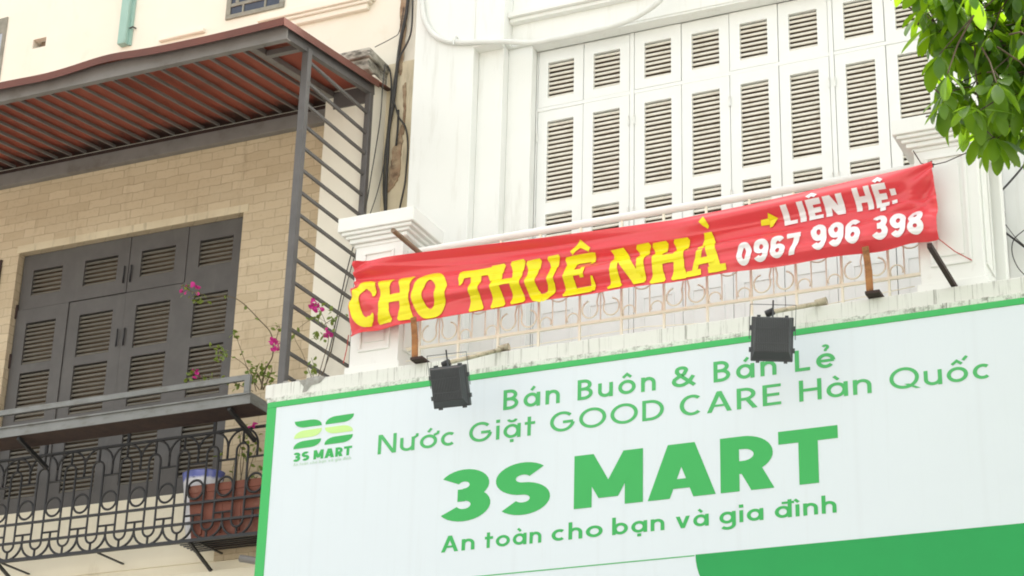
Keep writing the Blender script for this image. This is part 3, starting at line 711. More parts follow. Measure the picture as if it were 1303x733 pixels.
MB().box(-8.349, -7.99, -.27, -.252, 10.12, 10.285).build('cross_piece', M['metal'], CN)
MB().box(-7.992, -7.928, -1.412, -1.348, 7.03, 10.05).build('post', M['metal'], CN, .006)
MB().box(-8.0, -7.945, -.318, -.258, 7.03, 10.21).build('post', M['metal'], CN, .006)
for i in range(15):
    z = 9.955-.2*i
    y1 = -.318
    MB().bar((-7.962, -1.348, z-.0), (-7.972, y1, z+.03), .022, .024).build('bar', M['metal'], CN)

# ================================================================== PLANTER TROUGH, IRON CAGE
TR = thing('planter_trough', 'shallow grey metal trough with a hand rail, hung in front of the dark shutters', 'planter', (-10, -.6, 7.2))
t = MB()
t.box(-14, -8.575, -.875, -.868, 7.165, 7.262); t.box(-14, -8.575, -.587, -.58, 7.1725, 7.262); t.box(-8.582, -8.5745, -.8675, -.5875, 7.1725, 7.262)
t.box(-14, -8.575, -.892, -.8755, 7.245, 7.258)
t.build('tray', M['trough'], TR)
MB().box(-14, -8.5755, -.867, -.5805, 7.163, 7.170).build('tray_bottom', M['rust_and_shade'], TR)  # shade under the trough put into a darker colour
MB().bar((-14, -.872, 7.392), (-8.60, -.872, 7.392), .03, .05).build('rail', M['trough'], TR, .004)
for x in (-8.61, -13.2): MB().box(x-.025, x+.025, -.888, -.858, 7.2625, 7.415).build('rail_post', M['trough'], TR)
for x in (-10.90, -8.78): MB().bar((x, -.86, 7.15), (x-.02, -.405, 7.02), .028, .035).build('strut', M['iron'], TR)
for x in (-10.95, -10.08, -9.21, -11.82): MB().box(x-.012, x+.012, -.412, -.39, 7.155, 7.33).build('hanger', M['iron'], TR)

CG = thing('iron_cage', 'black wrought iron balconette with arches, rings and loops, below the grey trough', 'railing', (-10, -.4, 6.2))
YC = -.40; PT = .2905; CX_ = -10.95; r_ = .0105
MB().box(-13.9, -8.66, YC-.012, YC+.012, 7.132, 7.152).build('top_rail', M['iron'], CG)
for z in (6.537, 6.367): MB().box(-13.9, -8.66, YC-.010, YC+.010, z-.01, z+.01).build('rail', M['iron'], CG)
MB().box(-13.9, -8.66, YC-.014, YC+.014, 6.20, 6.228).build('bottom_rail', M['iron'], CG)
MB().box(-13.9, -8.66, YC+.0145, YC+.028, 6.212, 6.222).build('bottom_rail', M['iron'], CG)
def P3(x, z): return (x, YC, z)
for k in range(-8, 8):
    cx = CX_+PT*k; hw = .057
    m = MB()
    lp = [P3(cx+hw*math.cos(a), 6.955+.062*math.sin(a)) for a in [q*PI/10 for q in range(11)]]
    lp += [P3(cx-hw*math.cos(a), 6.355-.062*math.sin(a)) for a in [q*PI/10 for q in range(11)]]
    m.tube(lp, r_, 6, True)
    m.tube([P3(cx, 7.017), P3(cx, 7.14)], r_, 6); m.tube([P3(cx, 6.293), P3(cx, 6.215)], r_, 6)
    m.build('loop', M['iron'], CG)
    m = MB(); h2 = PT/2
    ar = [P3(cx+h2*math.cos(a), 6.99+.148*math.sin(a)) for a in [q*PI/14 for q in range(15)]]
    m.tube(ar, r_, 6); m.build('arch', M['iron'], CG); m = MB()
    ar = [P3(cx+h2*math.cos(a), 6.36-.14*math.sin(a)) for a in [q*PI/14 for q in range(15)]]
    m.tube(ar, r_, 6); m.build('arch', M['iron'], CG)
    m = MB(); sx = cx+h2
    m.tube([P3(sx, 6.99), P3(sx, 6.885)], r_, 6); m.tube([P3(sx-.085, 6.885), P3(sx+.085, 6.885)], r_*.9, 6); m.build('stem', M['iron'], CG); m = MB()
    m.tube([P3(sx, 6.43), P3(sx, 6.36)], r_, 6); m.tube([P3(sx-.085, 6.432), P3(sx+.085, 6.432)], r_*.9, 6); m.build('stem', M['iron'], CG)
    m = MB(); m.tube([P3(sx+.077*math.cos(a), 6.655+.082*math.sin(a)) for a in [q*PI/12 for q in range(24)]], r_, 6, True); m.build('ring', M['iron'], CG)
for x in (-9.36, -11.33): MB().bar((x, YC, 6.2), (x-.02, .0, 6.05), .024, .024).build('bracket', M['iron'], CG)
for x in (-9.30, -11.30, -10.3): MB().bar((x, YC+.03, 6.207), (x, .0, 6.207), .02, .012).build('bracket', M['iron'], CG)
m = MB(); m.box(-8.672, -8.655, YC+.013, -.002, 7.132, 7.152); m.box(-8.672, -8.655, YC+.013, -.002, 6.53, 6.55); m.box(-8.672, -8.655, YC+.029, -.002, 6.20, 6.22)
m.box(-8.675, -8.652, YC-.012, YC+.0125, 6.2285, 7.1315)
for yy in (-.30, -.2, -.1): m.tube([(-8.663, yy, 6.22), (-8.663, yy, 7.132)], r_, 6)
m.tube([(-8.663, -.15+.15*math.cos(a), 6.96+.17*math.sin(a)) for a in [q*PI/12 for q in range(13)]], r_, 6)
m.build('side_panel', M['iron'], CG)
fl = MB(); 
for q in range(7): fl.box(-9.55, -8.68, -.37+q*.052, -.35+q*.052, 6.229, 6.237)
fl.build('floor_bars', M['iron'], CG)

PB = thing('plant_box', 'terracotta plant box standing behind the iron rings of the balconette', 'planter', (-9.05, -.2, 6.24))
m = MB(); 
m.add([(-9.385,-.355,6.24),(-8.72,-.355,6.24),(-8.72,-.09,6.24),(-9.385,-.09,6.24),(-9.43,-.375,6.63),(-8.70,-.375,6.63),(-8.70,-.06,6.63),(-9.43,-.06,6.63)], [(0,3,2,1),(0,1,5,4),(1,2,6,5),(2,3,7,6),(3,0,4,7)])
for xx in (-9.29,-9.10,-8.92): m.box(xx-.012, xx+.012, -.372, -.35, 6.27, 6.60)
m.build('body', M['terracotta'], PB, .006)
m = MB(); m.box(-9.45, -8.69, -.382, -.352, 6.6305, 6.70); m.box(-9.45, -8.69, -.08, -.05, 6.6305, 6.70); m.box(-9.45, -9.42, -.3515, -.0805, 6.6305, 6.70); m.box(-8.72, -8.69, -.3515, -.0805, 6.6305, 6.70)
m.build('rim', M['terracotta'], PB, .005)
MB().box(-9.419, -8.721, -.351, -.081, 6.62, 6.675).build('soil', M['soil'], PB)
CP = tag(MB().lathe([(.0,0),(.10,0),(.125,.03),(.165,.22),(.19,.42),(.205,.52),(.22,.60),(.225,.61),(.215,.61),(.205,.585),(.0,.56)], (-9.40,-.225,6.24), 32, .88, .62).build('ceramic_pot', M['pot']),
   'blue and white glazed pot beside the terracotta box on the balconette', 'pot')

# ================================================================== SIGNBOARD
SG = thing('signboard', 'big white shop signboard in a green frame with green lettering and a leaf emblem', 'sign', (-5, -1.6, 4))
YS = -1.62; SX0, SX1, SZ0, SZ1 = -7.925, -1.45, 3.95, 6.828
fr = MB()
fr.box(SX0, SX1, YS-.006, -1.525, 6.783, SZ1); fr.box(SX0, SX0+.078, YS-.006, -1.525, SZ0+.0605, 6.7825); fr.box(SX1-.078, SX1, YS-.006, -1.525, SZ0+.0605, 6.7825); fr.box(SX0, SX1, YS-.006, -1.525, SZ0, SZ0+.06)
fr.build('frame', M['frame_green'], SG, .003)
MB().box(SX0+.0785, SX1-.0785, YS, -1.53, SZ0+.0605, 6.7825).build('face', M['sign_face'], SG)
def printed(name, mat, pts, layer=1, parent=SG):
    m = MB(); m.add([(a, YS-.002*layer, b) for a, b in pts], [tuple(range(len(pts)))]); return m.build(name, mat, parent)
printed('green_line', M['sign_green_thin'], [(SX0+.08,5.306),(-4.49,5.306),(-4.49,5.314),(SX0+.08,5.314)])
R0 = .40
pts = [(SX1-.08, 5.316), (-4.484, 5.316)]
gx = lambda z: x_of(885, YS, 5.315) + (5.315-z)*.06
pts += [(-4.484+R0*(1-math.cos(t)), 5.316-R0*math.sin(t)) for t in [PI/2*k/14 for k in range(1, 15)]]
pts += [(SX1-.08, 5.316-R0)]
printed('green_panel', M['sign_dark_green'], pts[::-1], 1)
def word(mb, txt, x0, x1, zb, cap, w, heavy=False, gap=.14, y=YS, layer0=1):
    items = []; cx = 0
    for ch in txt:
        W, ops = letter(ch, w, heavy); items.append((cx, ops)); cx += W+gap
    cx -= gap; sx = (x1-x0)/cx
    for ox, ops in items:
        emit(mb, ops, w, lambda a, b, k: (x0+a*sx, y-.002*layer0-.0003*k, zb+b*cap), ox=ox)
def line(name, words, zb, cap, w, mat, heavy=False, gap=.14):
    for txt, u0, u1 in words:
        m = MB(); word(m, txt, x_of(u0, YS, zb+cap*.35), x_of(u1, YS, zb+cap*.35), zb, cap, w, heavy, gap)
        m.build(name, mat, SG)
line('word', [('Bán',640.5,712.5),('Buôn',735,834.5),('&',855,884.5),('Bán',908,988),('Lẻ',1011.5,1063)], 6.519, .152, .155, M['sign_green_thin'], gap=.22)
line('word', [('Nước',481,579),('Giặt',597,681),('GOOD',700,845),('CARE',865,994),('Hàn',1017,1109),('Quốc',1132,1260)], 6.302, .150, .14, M['sign_green_thin'], gap=.16)
line('word', [('3S',560.5,700),('MART',730.5,1067.5)], 5.722, .385, .235, M['sign_green'], True, .06)
line('word', [('An',561.5,604),('toàn',617,689),('cho',702,767),('bạn',779,845.5),('và',860,902),('gia',915.5,971.5),('đình',986,1064.5)], 5.508, .118, .165, M['sign_green'], gap=.15)
# emblem: six leaves
def leafpts(u0, v0, su):                      # px of the six leaves -> plane
    return None
def emblem(quad, flip):
    """quad: px corners tl,tr,br,bl ; two opposite corners rounded"""
    tl, tr, br, bl = [Vector(q) for q in quad]
    def mp(s, t): a = tl.lerp(tr, s); b = bl.lerp(br, s); return b.lerp(a, t)
    pts = []
    if not flip:      # sharp at top-right and bottom-left
        pts += [(0,0)] + [(.62+.38*math.sin(a), .9*(1-math.cos(a))) for a in [PI/2*k/8 for k in range(9)]] + [(1,1)]
        pts += [(.38-.38*math.sin(a), 1-.9*(1-math.cos(a))) for a in [PI/2*k/8 for k in range(9)]]
    else:             # sharp at top-left and bottom-right
        pts += [(1,0)] + [(.38-.38*math.sin(a), .9*(1-math.cos(a))) for a in [PI/2*k/8 for k in range(9)]] + [(0,1)]
        pts += [(.62+.38*math.sin(a), 1-.9*(1-math.cos(a))) for a in [PI/2*k/8 for k in range(9)]]
    out = []
    for s_, t_ in pts:
        q = mp(s_, t_); p = at(q.x, q.y, YS); out.append((p.x, p.z))
    if flip: out = out[::-1]
    return out
ez = lambda a, b: (360+a*110/896, 515+b*90/733)
for nm, mt, quad, flip in (
    ('emblem_leaf','sign_green',((125,178),(404,140),(404,212),(125,250)),True),
    ('emblem_leaf','sign_green',((443,133),(737,90),(737,166),(443,206)),False),
    ('emblem_leaf','sign_lime',((118,282),(404,240),(404,318),(118,356)),False),
    ('emblem_leaf','sign_lime',((438,238),(726,200),(726,272),(438,310)),True),
    ('emblem_leaf','sign_green',((110,392),(396,348),(396,424),(110,464)),False),
    ('emblem_leaf','sign_green',((432,345),(726,303),(726,378),(432,418)),False)):
    printed(nm, M[mt], emblem([ez(*q) for q in quad], flip))
for t_, a0, a1 in (('3S', ez(106,0)[0], ez(275,0)[0]), ('MART', ez(318,0)[0], ez(716,0)[0])):
    zb = at(*ez(106,596), YS).z
    m = MB(); word(m, t_, x_of(a0, YS, zb+.03), x_of(a1, YS, zb+.03), zb, .072, .25, True, .1)
    m.build('emblem_word', M['sign_green'], SG)
zb = at(*ez(106,645), YS).z+.004
tot = [('An',108,158),('toàn',174,262),('cho',282,358),('bạn',374,450),('và',470,522),('gia',540,604),('đình',622,708)]
for t_, a0, a1 in tot:
    m = MB(); word(m, t_, x_of(ez(a0,0)[0], YS, zb), x_of(ez(a1,0)[0], YS, zb), zb, .024, .19, False, .15); m.build('emblem_word', M['sign_pale'], SG)

# ================================================================== BALCONY RAILING
RL = thing('balcony_railing', 'cream painted iron railing with scrolls between the two white pillars', 'railing', (-4.9, -1.25, 7.03))
YR = -1.25
MB().tube([(-6.955, YR, 8.078), (-2.93, YR, 8.078)], .031, 12).build('handrail', M['white_trim'], RL)
MB().box(-6.954, -2.93, YR-.011, YR+.011, 7.253, 7.275).build('lower_rail', M['iron_cream'], RL)
MB().box(-6.954, -2.93, YR-.009, YR+.009, 7.92, 7.935).build('upper_rail', M['iron_cream'], RL)
def R3(x, z): return (x, YR, z)
def spiral(cx, cz, r0, r1, a0, a1, n=22): return [R3(cx+(r0+(r1-r0)*i/n)*math.cos(math.radians(a0+(a1-a0)*i/n)), cz+(r0+(r1-r0)*i/n)*math.sin(math.radians(a0+(a1-a0)*i/n))) for i in range(n+1)]
px0 = -6.84; pitch = .333; k = 0
while px0+pitch*k < -2.95:
    x = px0+pitch*k
    MB().bar(R3(x, 7.03), R3(x, 8.06), .017, .017).build('baluster', M['iron_cream'], RL)
    xc = x+pitch/2
    if xc < -2.97:
        m = MB()
        if k % 2 == 0:        # lyre
            m.tube([R3(xc, 7.275), R3(xc, 7.92)], .006, 6)
            for s_ in (-1, 1):
                m.tube([R3(xc+s_*.105, 7.92), R3(xc+s_*.10, 7.75), R3(xc+s_*.05, 7.60), R3(xc+s_*.012, 7.50), R3(xc+s_*.03, 7.42)] + [R3(xc+s_*(.085-.062*math.cos(a)), 7.37-.062*math.sin(a)*1.1) for a in [q*.35 for q in range(0, 14)]], .007, 6)
                m.tube([R3(xc+s_*(.105+.045*math.cos(a)), 7.79+.055*math.sin(a)) for a in [q*.4 for q in range(0, 12)]], .006, 6)
        else:                 # pair of curls
            for s_ in (-1, 1):
                m.tube([R3(xc+s_*.055, 7.275), R3(xc+s_*.055, 7.92)], .006, 6)
                m.tube([R3(xc+s_*.15, 7.28)] + [R3(xc+s_*(.11+.045*math.cos(a)), 7.315+.045*math.sin(a)) for a in [q*.4 for q in range(-1, 10)]], .006, 6)
                m.tube([R3(xc+s_*(.11+.045*math.cos(a)), 7.87-.045*math.sin(a)) for a in [q*.4 for q in range(-1, 12)]], .006, 6)
            m.tube([R3(xc+.11*math.cos(a), 7.62+.15*math.sin(a)) for a in [q*PI/12 for q in range(24)]], .006, 6, True)
        m.build('scroll', M['iron_cream'], RL)
    k += 1
m = MB(); m.tube([R3(-6.95, 7.17), R3(-6.0, 7.15), R3(-5.0, 7.17), R3(-4.2, 7.10), R3(-3.0, 7.18)], .004, 5); m.build('tie_wire', M['iron_cream'], RL)

# ================================================================== BANNER
YB = -1.485
_tl, _bl = at(452.5, 336, YB), at(446, 429, YB); _tr, _br = at(1188.5, 210.5, YB), at(1196, 306.5, YB)
_topm = [(452.5,336),(560,323),(700,306),(860,283),(960,262),(1080,234),(1188.5,210.5)]
_botm = [(446,429),(540,408.5),(640,394),(760,378),(860,364),(960,346.5),(1080,327),(1196,306.5)]
_tp = [at(u, v, YB) for u, v in _topm]; _bp = [at(u, v, YB) for u, v in _botm]
def lerp_z(P, x):
    xs = [p.x for p in P]; return float(np.interp(x, xs, [p.z for p in P]))
def banner_y(x, z):
    s = (x-_tl.x)/(_tr.x-_tl.x); zt = lerp_z(_tp, x); zb = lerp_z(_bp, x); t = (z-zb)/(zt-zb)
    e = math.sin(PI*min(max(s,0),1))
    y = (.026+.012*s)*math.sin(9.5*t+2.2*s+.6) + .019*math.sin(17*t-5.5*s+1.0)*(.35+.65*e) + .008*math.sin(27*t+9*s)
    # folds fanning out of the two upper corners and a lower one
    for (cx, cz, sg, am) in ((_tl.x-.15, _tl.z-.12, 1, .020), (_tr.x+.12, _tr.z+.03, -1, .019)):
        dx = (x-cx)*sg; ang = math.atan2(cz-z, max(dx, .02)); fall = math.exp(-max(dx,0)/1.15)
        y += am*fall*math.sin(ang*15+1.0)
    for (a0, b0, c0, wd, am) in ((.93,-.10,.02,.020,.010),(.80,-.22,.10,.024,-.012),(.71,.10,-.22,.018,.011),(.60,-.05,-.12,.026,.012),(.50,.20,-.30,.018,-.010),(.40,-.20,.30,.020,.011),(.27,.06,.10,.026,-.012),(.16,.02,-.05,.018,.010),(.30,-.5,.9,.016,.009),(.95,-.9,.6,.016,-.009),(.05,.9,-.35,.020,.010)):
        q = (t-(a0+b0*s+c0*s*s))/wd
        y += .55*am*math.exp(-abs(q)**1.8)*(.55+.45*math.sin(6*s+a0*20))
    y += -.05*(1-t)**3*(.3+.7*e) + .012*e*math.sin(7*s)
    return YB - .03 + y*1.0
nb, mb_ = 380, 90
m = MB(); vs = []; fs = []
for side in (0, 1):
    for i in range(nb+1):
        s = i/nb
        for j in range(mb_+1):
            t = j/mb_
            xb = _bl.x+(_br.x-_bl.x)*s; xt = _tl.x+(_tr.x-_tl.x)*s; x = xb+(xt-xb)*t
            zt = lerp_z(_tp, xt); zb = lerp_z(_bp, xb)
            z = zb+(zt-zb)*t + .004*math.sin(40*s)*(1-t)
            vs.append((x, banner_y(x, z)+side*.0025, z))
o = (nb+1)*(mb_+1)
for i in range(nb):
    for j in range(mb_):
        a = i*(mb_+1)+j; fs.append((a, a+mb_+1, a+mb_+2, a+1)); fs.append((o+a, o+a+1, o+a+mb_+2, o+a+mb_+1))
m.add(vs, fs, True)
BN = thing('banner', 'long red cloth banner with yellow and white lettering, tied across the balcony pillars', 'banner', (-5, -1.5, 7.3))
m.build('cloth', M['banner'], BN)

def fat(ch):
    """soft swelling serif capitals as strokes of changing width"""
    def stem(x, w0=.26, f=.40): return Ls([(x,.0),(x,.05),(x,.12),(x,.25),(x,.5),(x,.75),(x,.88),(x,.95),(x,1.0)], [f*.80,f,f*.86,w0*1.02,w0*.94,w0*1.02,f*.86,f,f*.80])
    def ring(cx, cy, rx, ry, a0, a1, thick, thin, n=34, p=1.0):
        P = arc(cx, cy, rx, ry, a0, a1, n); return P, [thin+(thick-thin)*abs(math.cos(math.radians(a0+(a1-a0)*i/n)))**p for i in range(n+1)]
    if ch == 'O':
        P, Wd = ring(.5, .5, .36, .415, 0, 360, .30, .17); return 1.0, [Ls(P, Wd)]
    if ch == 'C':
        P, Wd = ring(.52, .5, .36, .41, 40, 318, .30, .17); Wd[0:3] = [.20,.22,.20]; Wd[-4:] = [.15,.13,.10,.06]
        return .95, [Ls(P, Wd), Ls([(.80,.93),(.80,.70),(.80,.60)], [.10,.17,.05])]
    if ch == 'H': return 1.02, [stem(.22), stem(.80), Ls([(.22,.5),(.5,.515),(.8,.5)], .17)]
    if ch == 'T': return 1.0, [Ls([(.5,0),(.5,.05),(.5,.12),(.5,.25),(.5,.5),(.5,.9)], [.36,.42,.36,.28,.26,.30]), Ls([(.03,.90),(.5,.90),(.97,.90)], [.19,.17,.19]), Ls([(.08,.97),(.06,.80),(.04,.62)], [.16,.16,.04]), Ls([(.92,.97),(.94,.80),(.96,.62)], [.16,.16,.04])]
    if ch == 'U': return 1.0, [Ls([(.22,1.0),(.22,.95),(.22,.88),(.22,.75),(.22,.40)]+arc(.5,.38,.28,.30,180,270,10), [.32,.40,.34,.27,.26]+[.26]*4+[.24]*3+[.2]*4), Ls(arc(.5,.38,.28,.30,270,360,10)+[(.78,.75),(.78,.88),(.78,.95),(.78,1.0)], [.2]*4+[.18]*4+[.17]*3+[.17,.24,.32,.26])]
    if ch == 'E': return .92, [stem(.22,.27,.38), Ls([(.2,.91),(.82,.91)], .17), Ls([(.2,.5),(.62,.5)], .16), Ls([(.2,.09),(.86,.09)], .18), Ls([(.80,.99),(.80,.72)], [.16,.06]), Ls([(.60,.64),(.60,.36)], [.10,.10]), Ls([(.85,.02),(.87,.36)], [.18,.05])]
    if ch == 'N': return 1.05, [Ls([(.18,0),(.18,.06),(.18,.14),(.18,.5),(.18,.92)], [.28,.36,.24,.17,.20]), Ls([(.86,1),(.86,.94),(.86,.86),(.86,.5),(.86,.04)], [.28,.36,.24,.17,.22]), ('P', [(.68,0),(.97,0),(.36,1),(.02,1)])]
    if ch == 'A': return 1.1, [('P', [(.12,.03),(.28,.03),(.63,1),(.46,1)]), ('P', [(.66,.03),(.98,.03),(.66,1),(.44,1)]), Ls([(.28,.30),(.78,.30)], .15), Ls([(.0,.06),(.2,.06),(.40,.06)], [.12,.13,.12]), Ls([(.60,.06),(.85,.06),(1.1,.06)], [.12,.14,.12])]
    return 1, []
def on_cloth(px, layer, off=.008):
    p = at(px[0], px[1], YB); return (p.x, banner_y(p.x, p.z)-off-.0006*layer, p.z)
def place(mb, ops, W, w, bl, br, tl, sub=10, step=.022):
    bl, br, tl = Vector(bl), Vector(br), Vector(tl)
    ex = (br-bl)/W; ey = tl-bl
    emit(mb, ops, w, lambda a, b, k: on_cloth(bl+ex*a+ey*b, k), sub, step, 0, 1.1)
for ch, bl, br, tl in (('C',(449.5,420),(484,413),(450,363)), ('H',(482,414),(527,407),(484.5,358)), ('O',(528.5,409),(571,401.5),(529.5,352)),
    ('T',(587,401),(629.5,394.5),(587,346.5)), ('H',(627,396),(672,387.5),(624.5,339)), ('U',(671,391),(717,382.5),(670,333.5)),
    ('E',(719.5,382.5),(761,375.5),(719,329)), ('N',(778,373.5),(830,364),(777.5,320.5)), ('H',(832,367.5),(880,359.5),(831,312)), ('A',(879,358.5),(929,348),(877.5,303.5))):
    m = MB(); W, ops = fat(ch); place(m, ops, W, .2, bl, br, tl)
    if ch == 'E' and bl[0] > 700: place(m, [Ls([(.22,1.06),(.48,1.24),(.74,1.06)], [.09,.15,.09])], .92, .13, bl, br, tl)
    if ch == 'A': place(m, [Ls([(.42,1.28),(.50,1.19),(.60,1.09)], [.15,.13,.06])], 1.1, .13, bl, br, tl)
    m.build('letter', M['banner_yellow'], BN)
m = MB(); ar = [(969.5,288.5),(970,282.5),(979,280.5),(980.5,275.5),(991.5,279.5),(984.5,288.5),(981,291),(980,287)]
c0 = (981,283)
vs = [on_cloth(c0, 1)]+[on_cloth(q, 1) for q in ar]; m.add(vs, [(0, i+1, (i+1) % len(ar)+1) for i in range(len(ar))])
m.build('arrow', M['banner_yellow'], BN)
def cond(mb, txt, bl, br, tl, w, gap, heavy=False):
    items = []; cx = 0
    for ch in txt:
        if ch == ' ': cx += .30; continue
        W, ops = letter(ch, w); items.append((cx, ops)); cx += W+gap
    cx -= gap; bl, br, tl = Vector(bl), Vector(br), Vector(tl); ex = (br-bl)/cx; ey = tl-bl
    for ox, ops in items: emit(mb, ops, w, lambda a, b, k: on_cloth(bl+ex*a+ey*b, k), 10, .022, ox)
m = MB(); cond(m, 'LIÊN', (999.5,288.5), (1077,272.5), (997,268), .25, .11); m.build('word', M['banner_white'], BN)
m = MB(); cond(m, 'HỆ:', (1091,270), (1143,260), (1088,247), .24, .12); m.build('word', M['banner_white'], BN)
for t_, bl, br, tl in (('0967',(942.5,345),(1023,327.5),(942,316.5)), ('996',(1037,325.5),(1100,315),(1034,289)), ('398',(1114.5,311.5),(1179.5,303),(1112,277))):
    m = MB(); cond(m, t_, bl, br, tl, .22, .075); m.build('number', M['banner_white'], BN)
m = MB(); p0 = at(1186, 212, YB); m.tube([p0+Vector((0,-.02,0)), at(1204,206,YB+.02), at(1240,190,-1.40)], .004, 5); m.tube([p0+Vector((0,-.02,0)), at(1172,208,YB+.02), at(1162,192,-1.40)], .004, 5)
for k in range(5): m.tube([p0+Vector((random.uniform(-.05,.02), -.03, random.uniform(-.02,.03))), p0+Vector((random.uniform(-.05,.03), -.04, random.uniform(-.02,.05)))], .007, 5)
m.build('tie', M['rust_and_shade'], BN)
m = MB(); m.tube([at(1195.5,306,YB)+Vector((0,-.03,0)), at(1215,320,-1.42), at(1236,331,-1.40), at(1255,339,-1.0)], .004, 5); m.build('tie', M['string'], BN)
m = MB(); m.tube([at(446,428,YB)+Vector((0,-.03,0)), at(441,445,-1.46), at(437,462,-1.42)], .004, 5); m.build('tie', M['string'], BN)

# brackets and rods that hold the banner
def strap(bl, tl, w_, label):
    t = thing('iron_strap', label, 'bracket', at(bl[0], bl[1], -1.55), 'rusty straps in front of the banner')
    a = at(bl[0], bl[1], -1.56); b = at(tl[0], tl[1], -1.57); a.z = 7.033
    mid = a.lerp(b, .5)+Vector((.008, -.004, 0))
    m = MB(); m.bar(a, mid, w_, .012, up=(0,1,0)); m.bar(mid, b, w_*.95, .012, up=(0,1,0)); m.build('upright', M['rust'], t)
    m = MB(); m.box(a.x-.03, a.x+.07, a.y-.02, -1.44, 7.031, 7.052); m.build('foot', M['rust_and_shade'], t)
strap((528,456), (526,404), .048, 'rusty iron strap standing in front of the banner under the letter O')
strap((1107,372), (1101,314), .048, 'rusty iron strap standing in front of the banner under the phone number')
b0, b1 = at(1212, 360, -1.5), atx(1180, 308, at(1212,360,-1.5).x)
b0.z = 7.05; b0.y = -1.30
tag(MB().bar(b0, (b1.x, -2.12, b1.z), .032, .032).build('iron_bar', M['rust_and_shade']), 'black iron bar jutting from the slab below the lower right banner corner', 'bar')
r0, r1 = atx(500, 293, -6.84), atx(533, 321, -6.84)
tag(MB().tube([(r0.x, r0.y+.0, r0.z), (r1.x, r1.y, r1.z), (r1.x, -1.2, r1.z)], .020, 8).build('wooden_rod', M['rod']), 'short brown rod poking out below the left pillar capital above the banner', 'rod')

# ================================================================== FLOODLIGHTS
def flood(cpx, wpx, y, pitch, yaw, roll, tip, base, label):
    c = at(cpx[0], cpx[1], y); W = wpx; Hh = W*1.06
    t = thing('floodlight', label, 'floodlight', c, 'floodlights over the signboard')
    t.rotation_euler = (math.radians(pitch), math.radians(roll), math.radians(yaw))
    def loc(m, name, mat, bev=0):
        o = m.build(name, mat); o.parent = t
        if bev: q = o.modifiers.new('b', 'BEVEL'); q.width = bev; q.segments = 2; q.limit_method = 'ANGLE'
        return o
    a, b = W/2, Hh/2
    m = MB(); m.box(-a, a, -.012, .03, -b, b); loc(m, 'body', M['lamp_black'], .006)
    m = MB(); i0, i1 = a*.94, a*.82
    m.add([(-i0,-.0125,-b*.94),(i0,-.0125,-b*.94),(i0,-.0125,b*.96),(-i0,-.0125,b*.96),(-i1,-.06,-b*.66),(i1,-.06,-b*.66),(i1,-.06,b*.90),(-i1,-.06,b*.90)], [(4,5,6,7)[::1],(0,1,5,4),(1,2,6,5),(2,3,7,6),(3,0,4,7)])
    loc(m, 'heat_sink', M['lamp_black'])
    m = MB()
    for k in range(19):
        x = -i1*.95+i1*1.9*k/18; m.box(x-.0032, x+.0032, -.070, -.0605, -b*.62, b*.88)
    for zz in (-.05, .09): m.box(-i1*.95, i1*.95, -.07, -.0606, zz*W*2.6-.003, zz*W*2.6+.003)
    loc(m, 'fins', M['lamp_grey'])
    m = MB(); m.box(-a*.92, a*.92, .0305, .034, -b*.92, b*.92); loc(m, 'lens', M['glass_blue'])
    m = MB()
    for s_ in (-1, 1):
        for zz in (-.25, .25): m.box(s_*a-.012, s_*a+.012, -.008, .022, zz*Hh-.015, zz*Hh+.015)
        m.box(s_*a*.66-.012, s_*a*.66+.012, -.008, .022, b, b+.012); m.box(s_*a*.66-.012, s_*a*.66+.012, -.008, .022, -b-.012, -b)
    loc(m, 'clips', M['lamp_black'])
    m = MB(); top = b+.085
    m.tube([(-a-.012,.01,0),(-a-.012,.01,top),(a+.012,.01,top),(a+.012,.01,0)], .003, 6); m.tube([(0,.01,b),(0,.01,top+.03)], .006, 6); loc(m, 'yoke', M['lamp_black'])
    tp = at(tip[0], tip[1], y); bs = at(base[0], base[1], -1.47); bs.z = 7.06
    ar = MB(); ar.tube([tp, bs], .016, 8); o = ar.build('arm', M['arm']); 
    kn = MB(); kn.tube([tp+Vector((-.035,0,-.012)), tp+Vector((.02,0,.004))], .026, 8); k2 = kn.build('knuckle', M['iron'])
    kb = MB(); kb.tube([bs+Vector((-.03,0,.0)), bs+Vector((.05,0,.01))], .03, 8); k3 = kb.build('arm_base', M['arm'])
    Minv = (Matrix.Translation(c) @ t.rotation_euler.to_matrix().to_4x4()).inverted()
    for q in (o, k2, k3): q.data.transform(Minv); q.parent = t
flood((982.5, 431.5), .276, -2.1, 13, 18, 3.0, (981,397), (1043,379), 'black floodlight hanging upright over the sign, just above the word after the ampersand')
flood((572.5, 492), .275, -2.1, 24, 4, 0.0, (569,462), (640,437.5), 'black tilted floodlight hanging over the sign between the emblem and the top line of lettering')

# ================================================================== PIPES AND CABLES
def smooth(pts, n=6):
    P = [Vector(p) for p in pts]; out = []
    for i in range(len(P)-1):
        p0 = P[max(i-1,0)]; p1 = P[i]; p2 = P[i+1]; p3 = P[min(i+2,len(P)-1)]
        for k in range(n):
            t = k/n; out.append(.5*((2*p1)+(p2-p0)*t+(2*p0-5*p1+4*p2-p3)*t*t+(3*p1-p0-3*p2+p3)*t**3))
    out.append(P[-1]); return out
CO = thing('conduit_pipe', 'white plastic conduit curving across the top of the white wall', 'pipe', (-6.5, -.33, 10.5))
pts = [at(u, v, -.33) for u, v in ((536,-60),(536.5,-10),(538,16),(543,32),(553,45),(568,52),(590,54),(640,53),(675,54.5),(705,49.5),(760,38),(800,26),(835,5),(850,-15))]
MB().tube(smooth(pts), .024, 10).build('tube', M['conduit'], CO)
for u, v in ((579,53.5),(537,2)):
    p = at(u, v, -.33); MB().tube([p+Vector((0,-.024,-.04)), p+Vector((0,-.03,0)), p+Vector((0.01,-.01,.05)), p+Vector((.01,.03,.05))], .008, 6).build('clip', M['conduit'], CO)
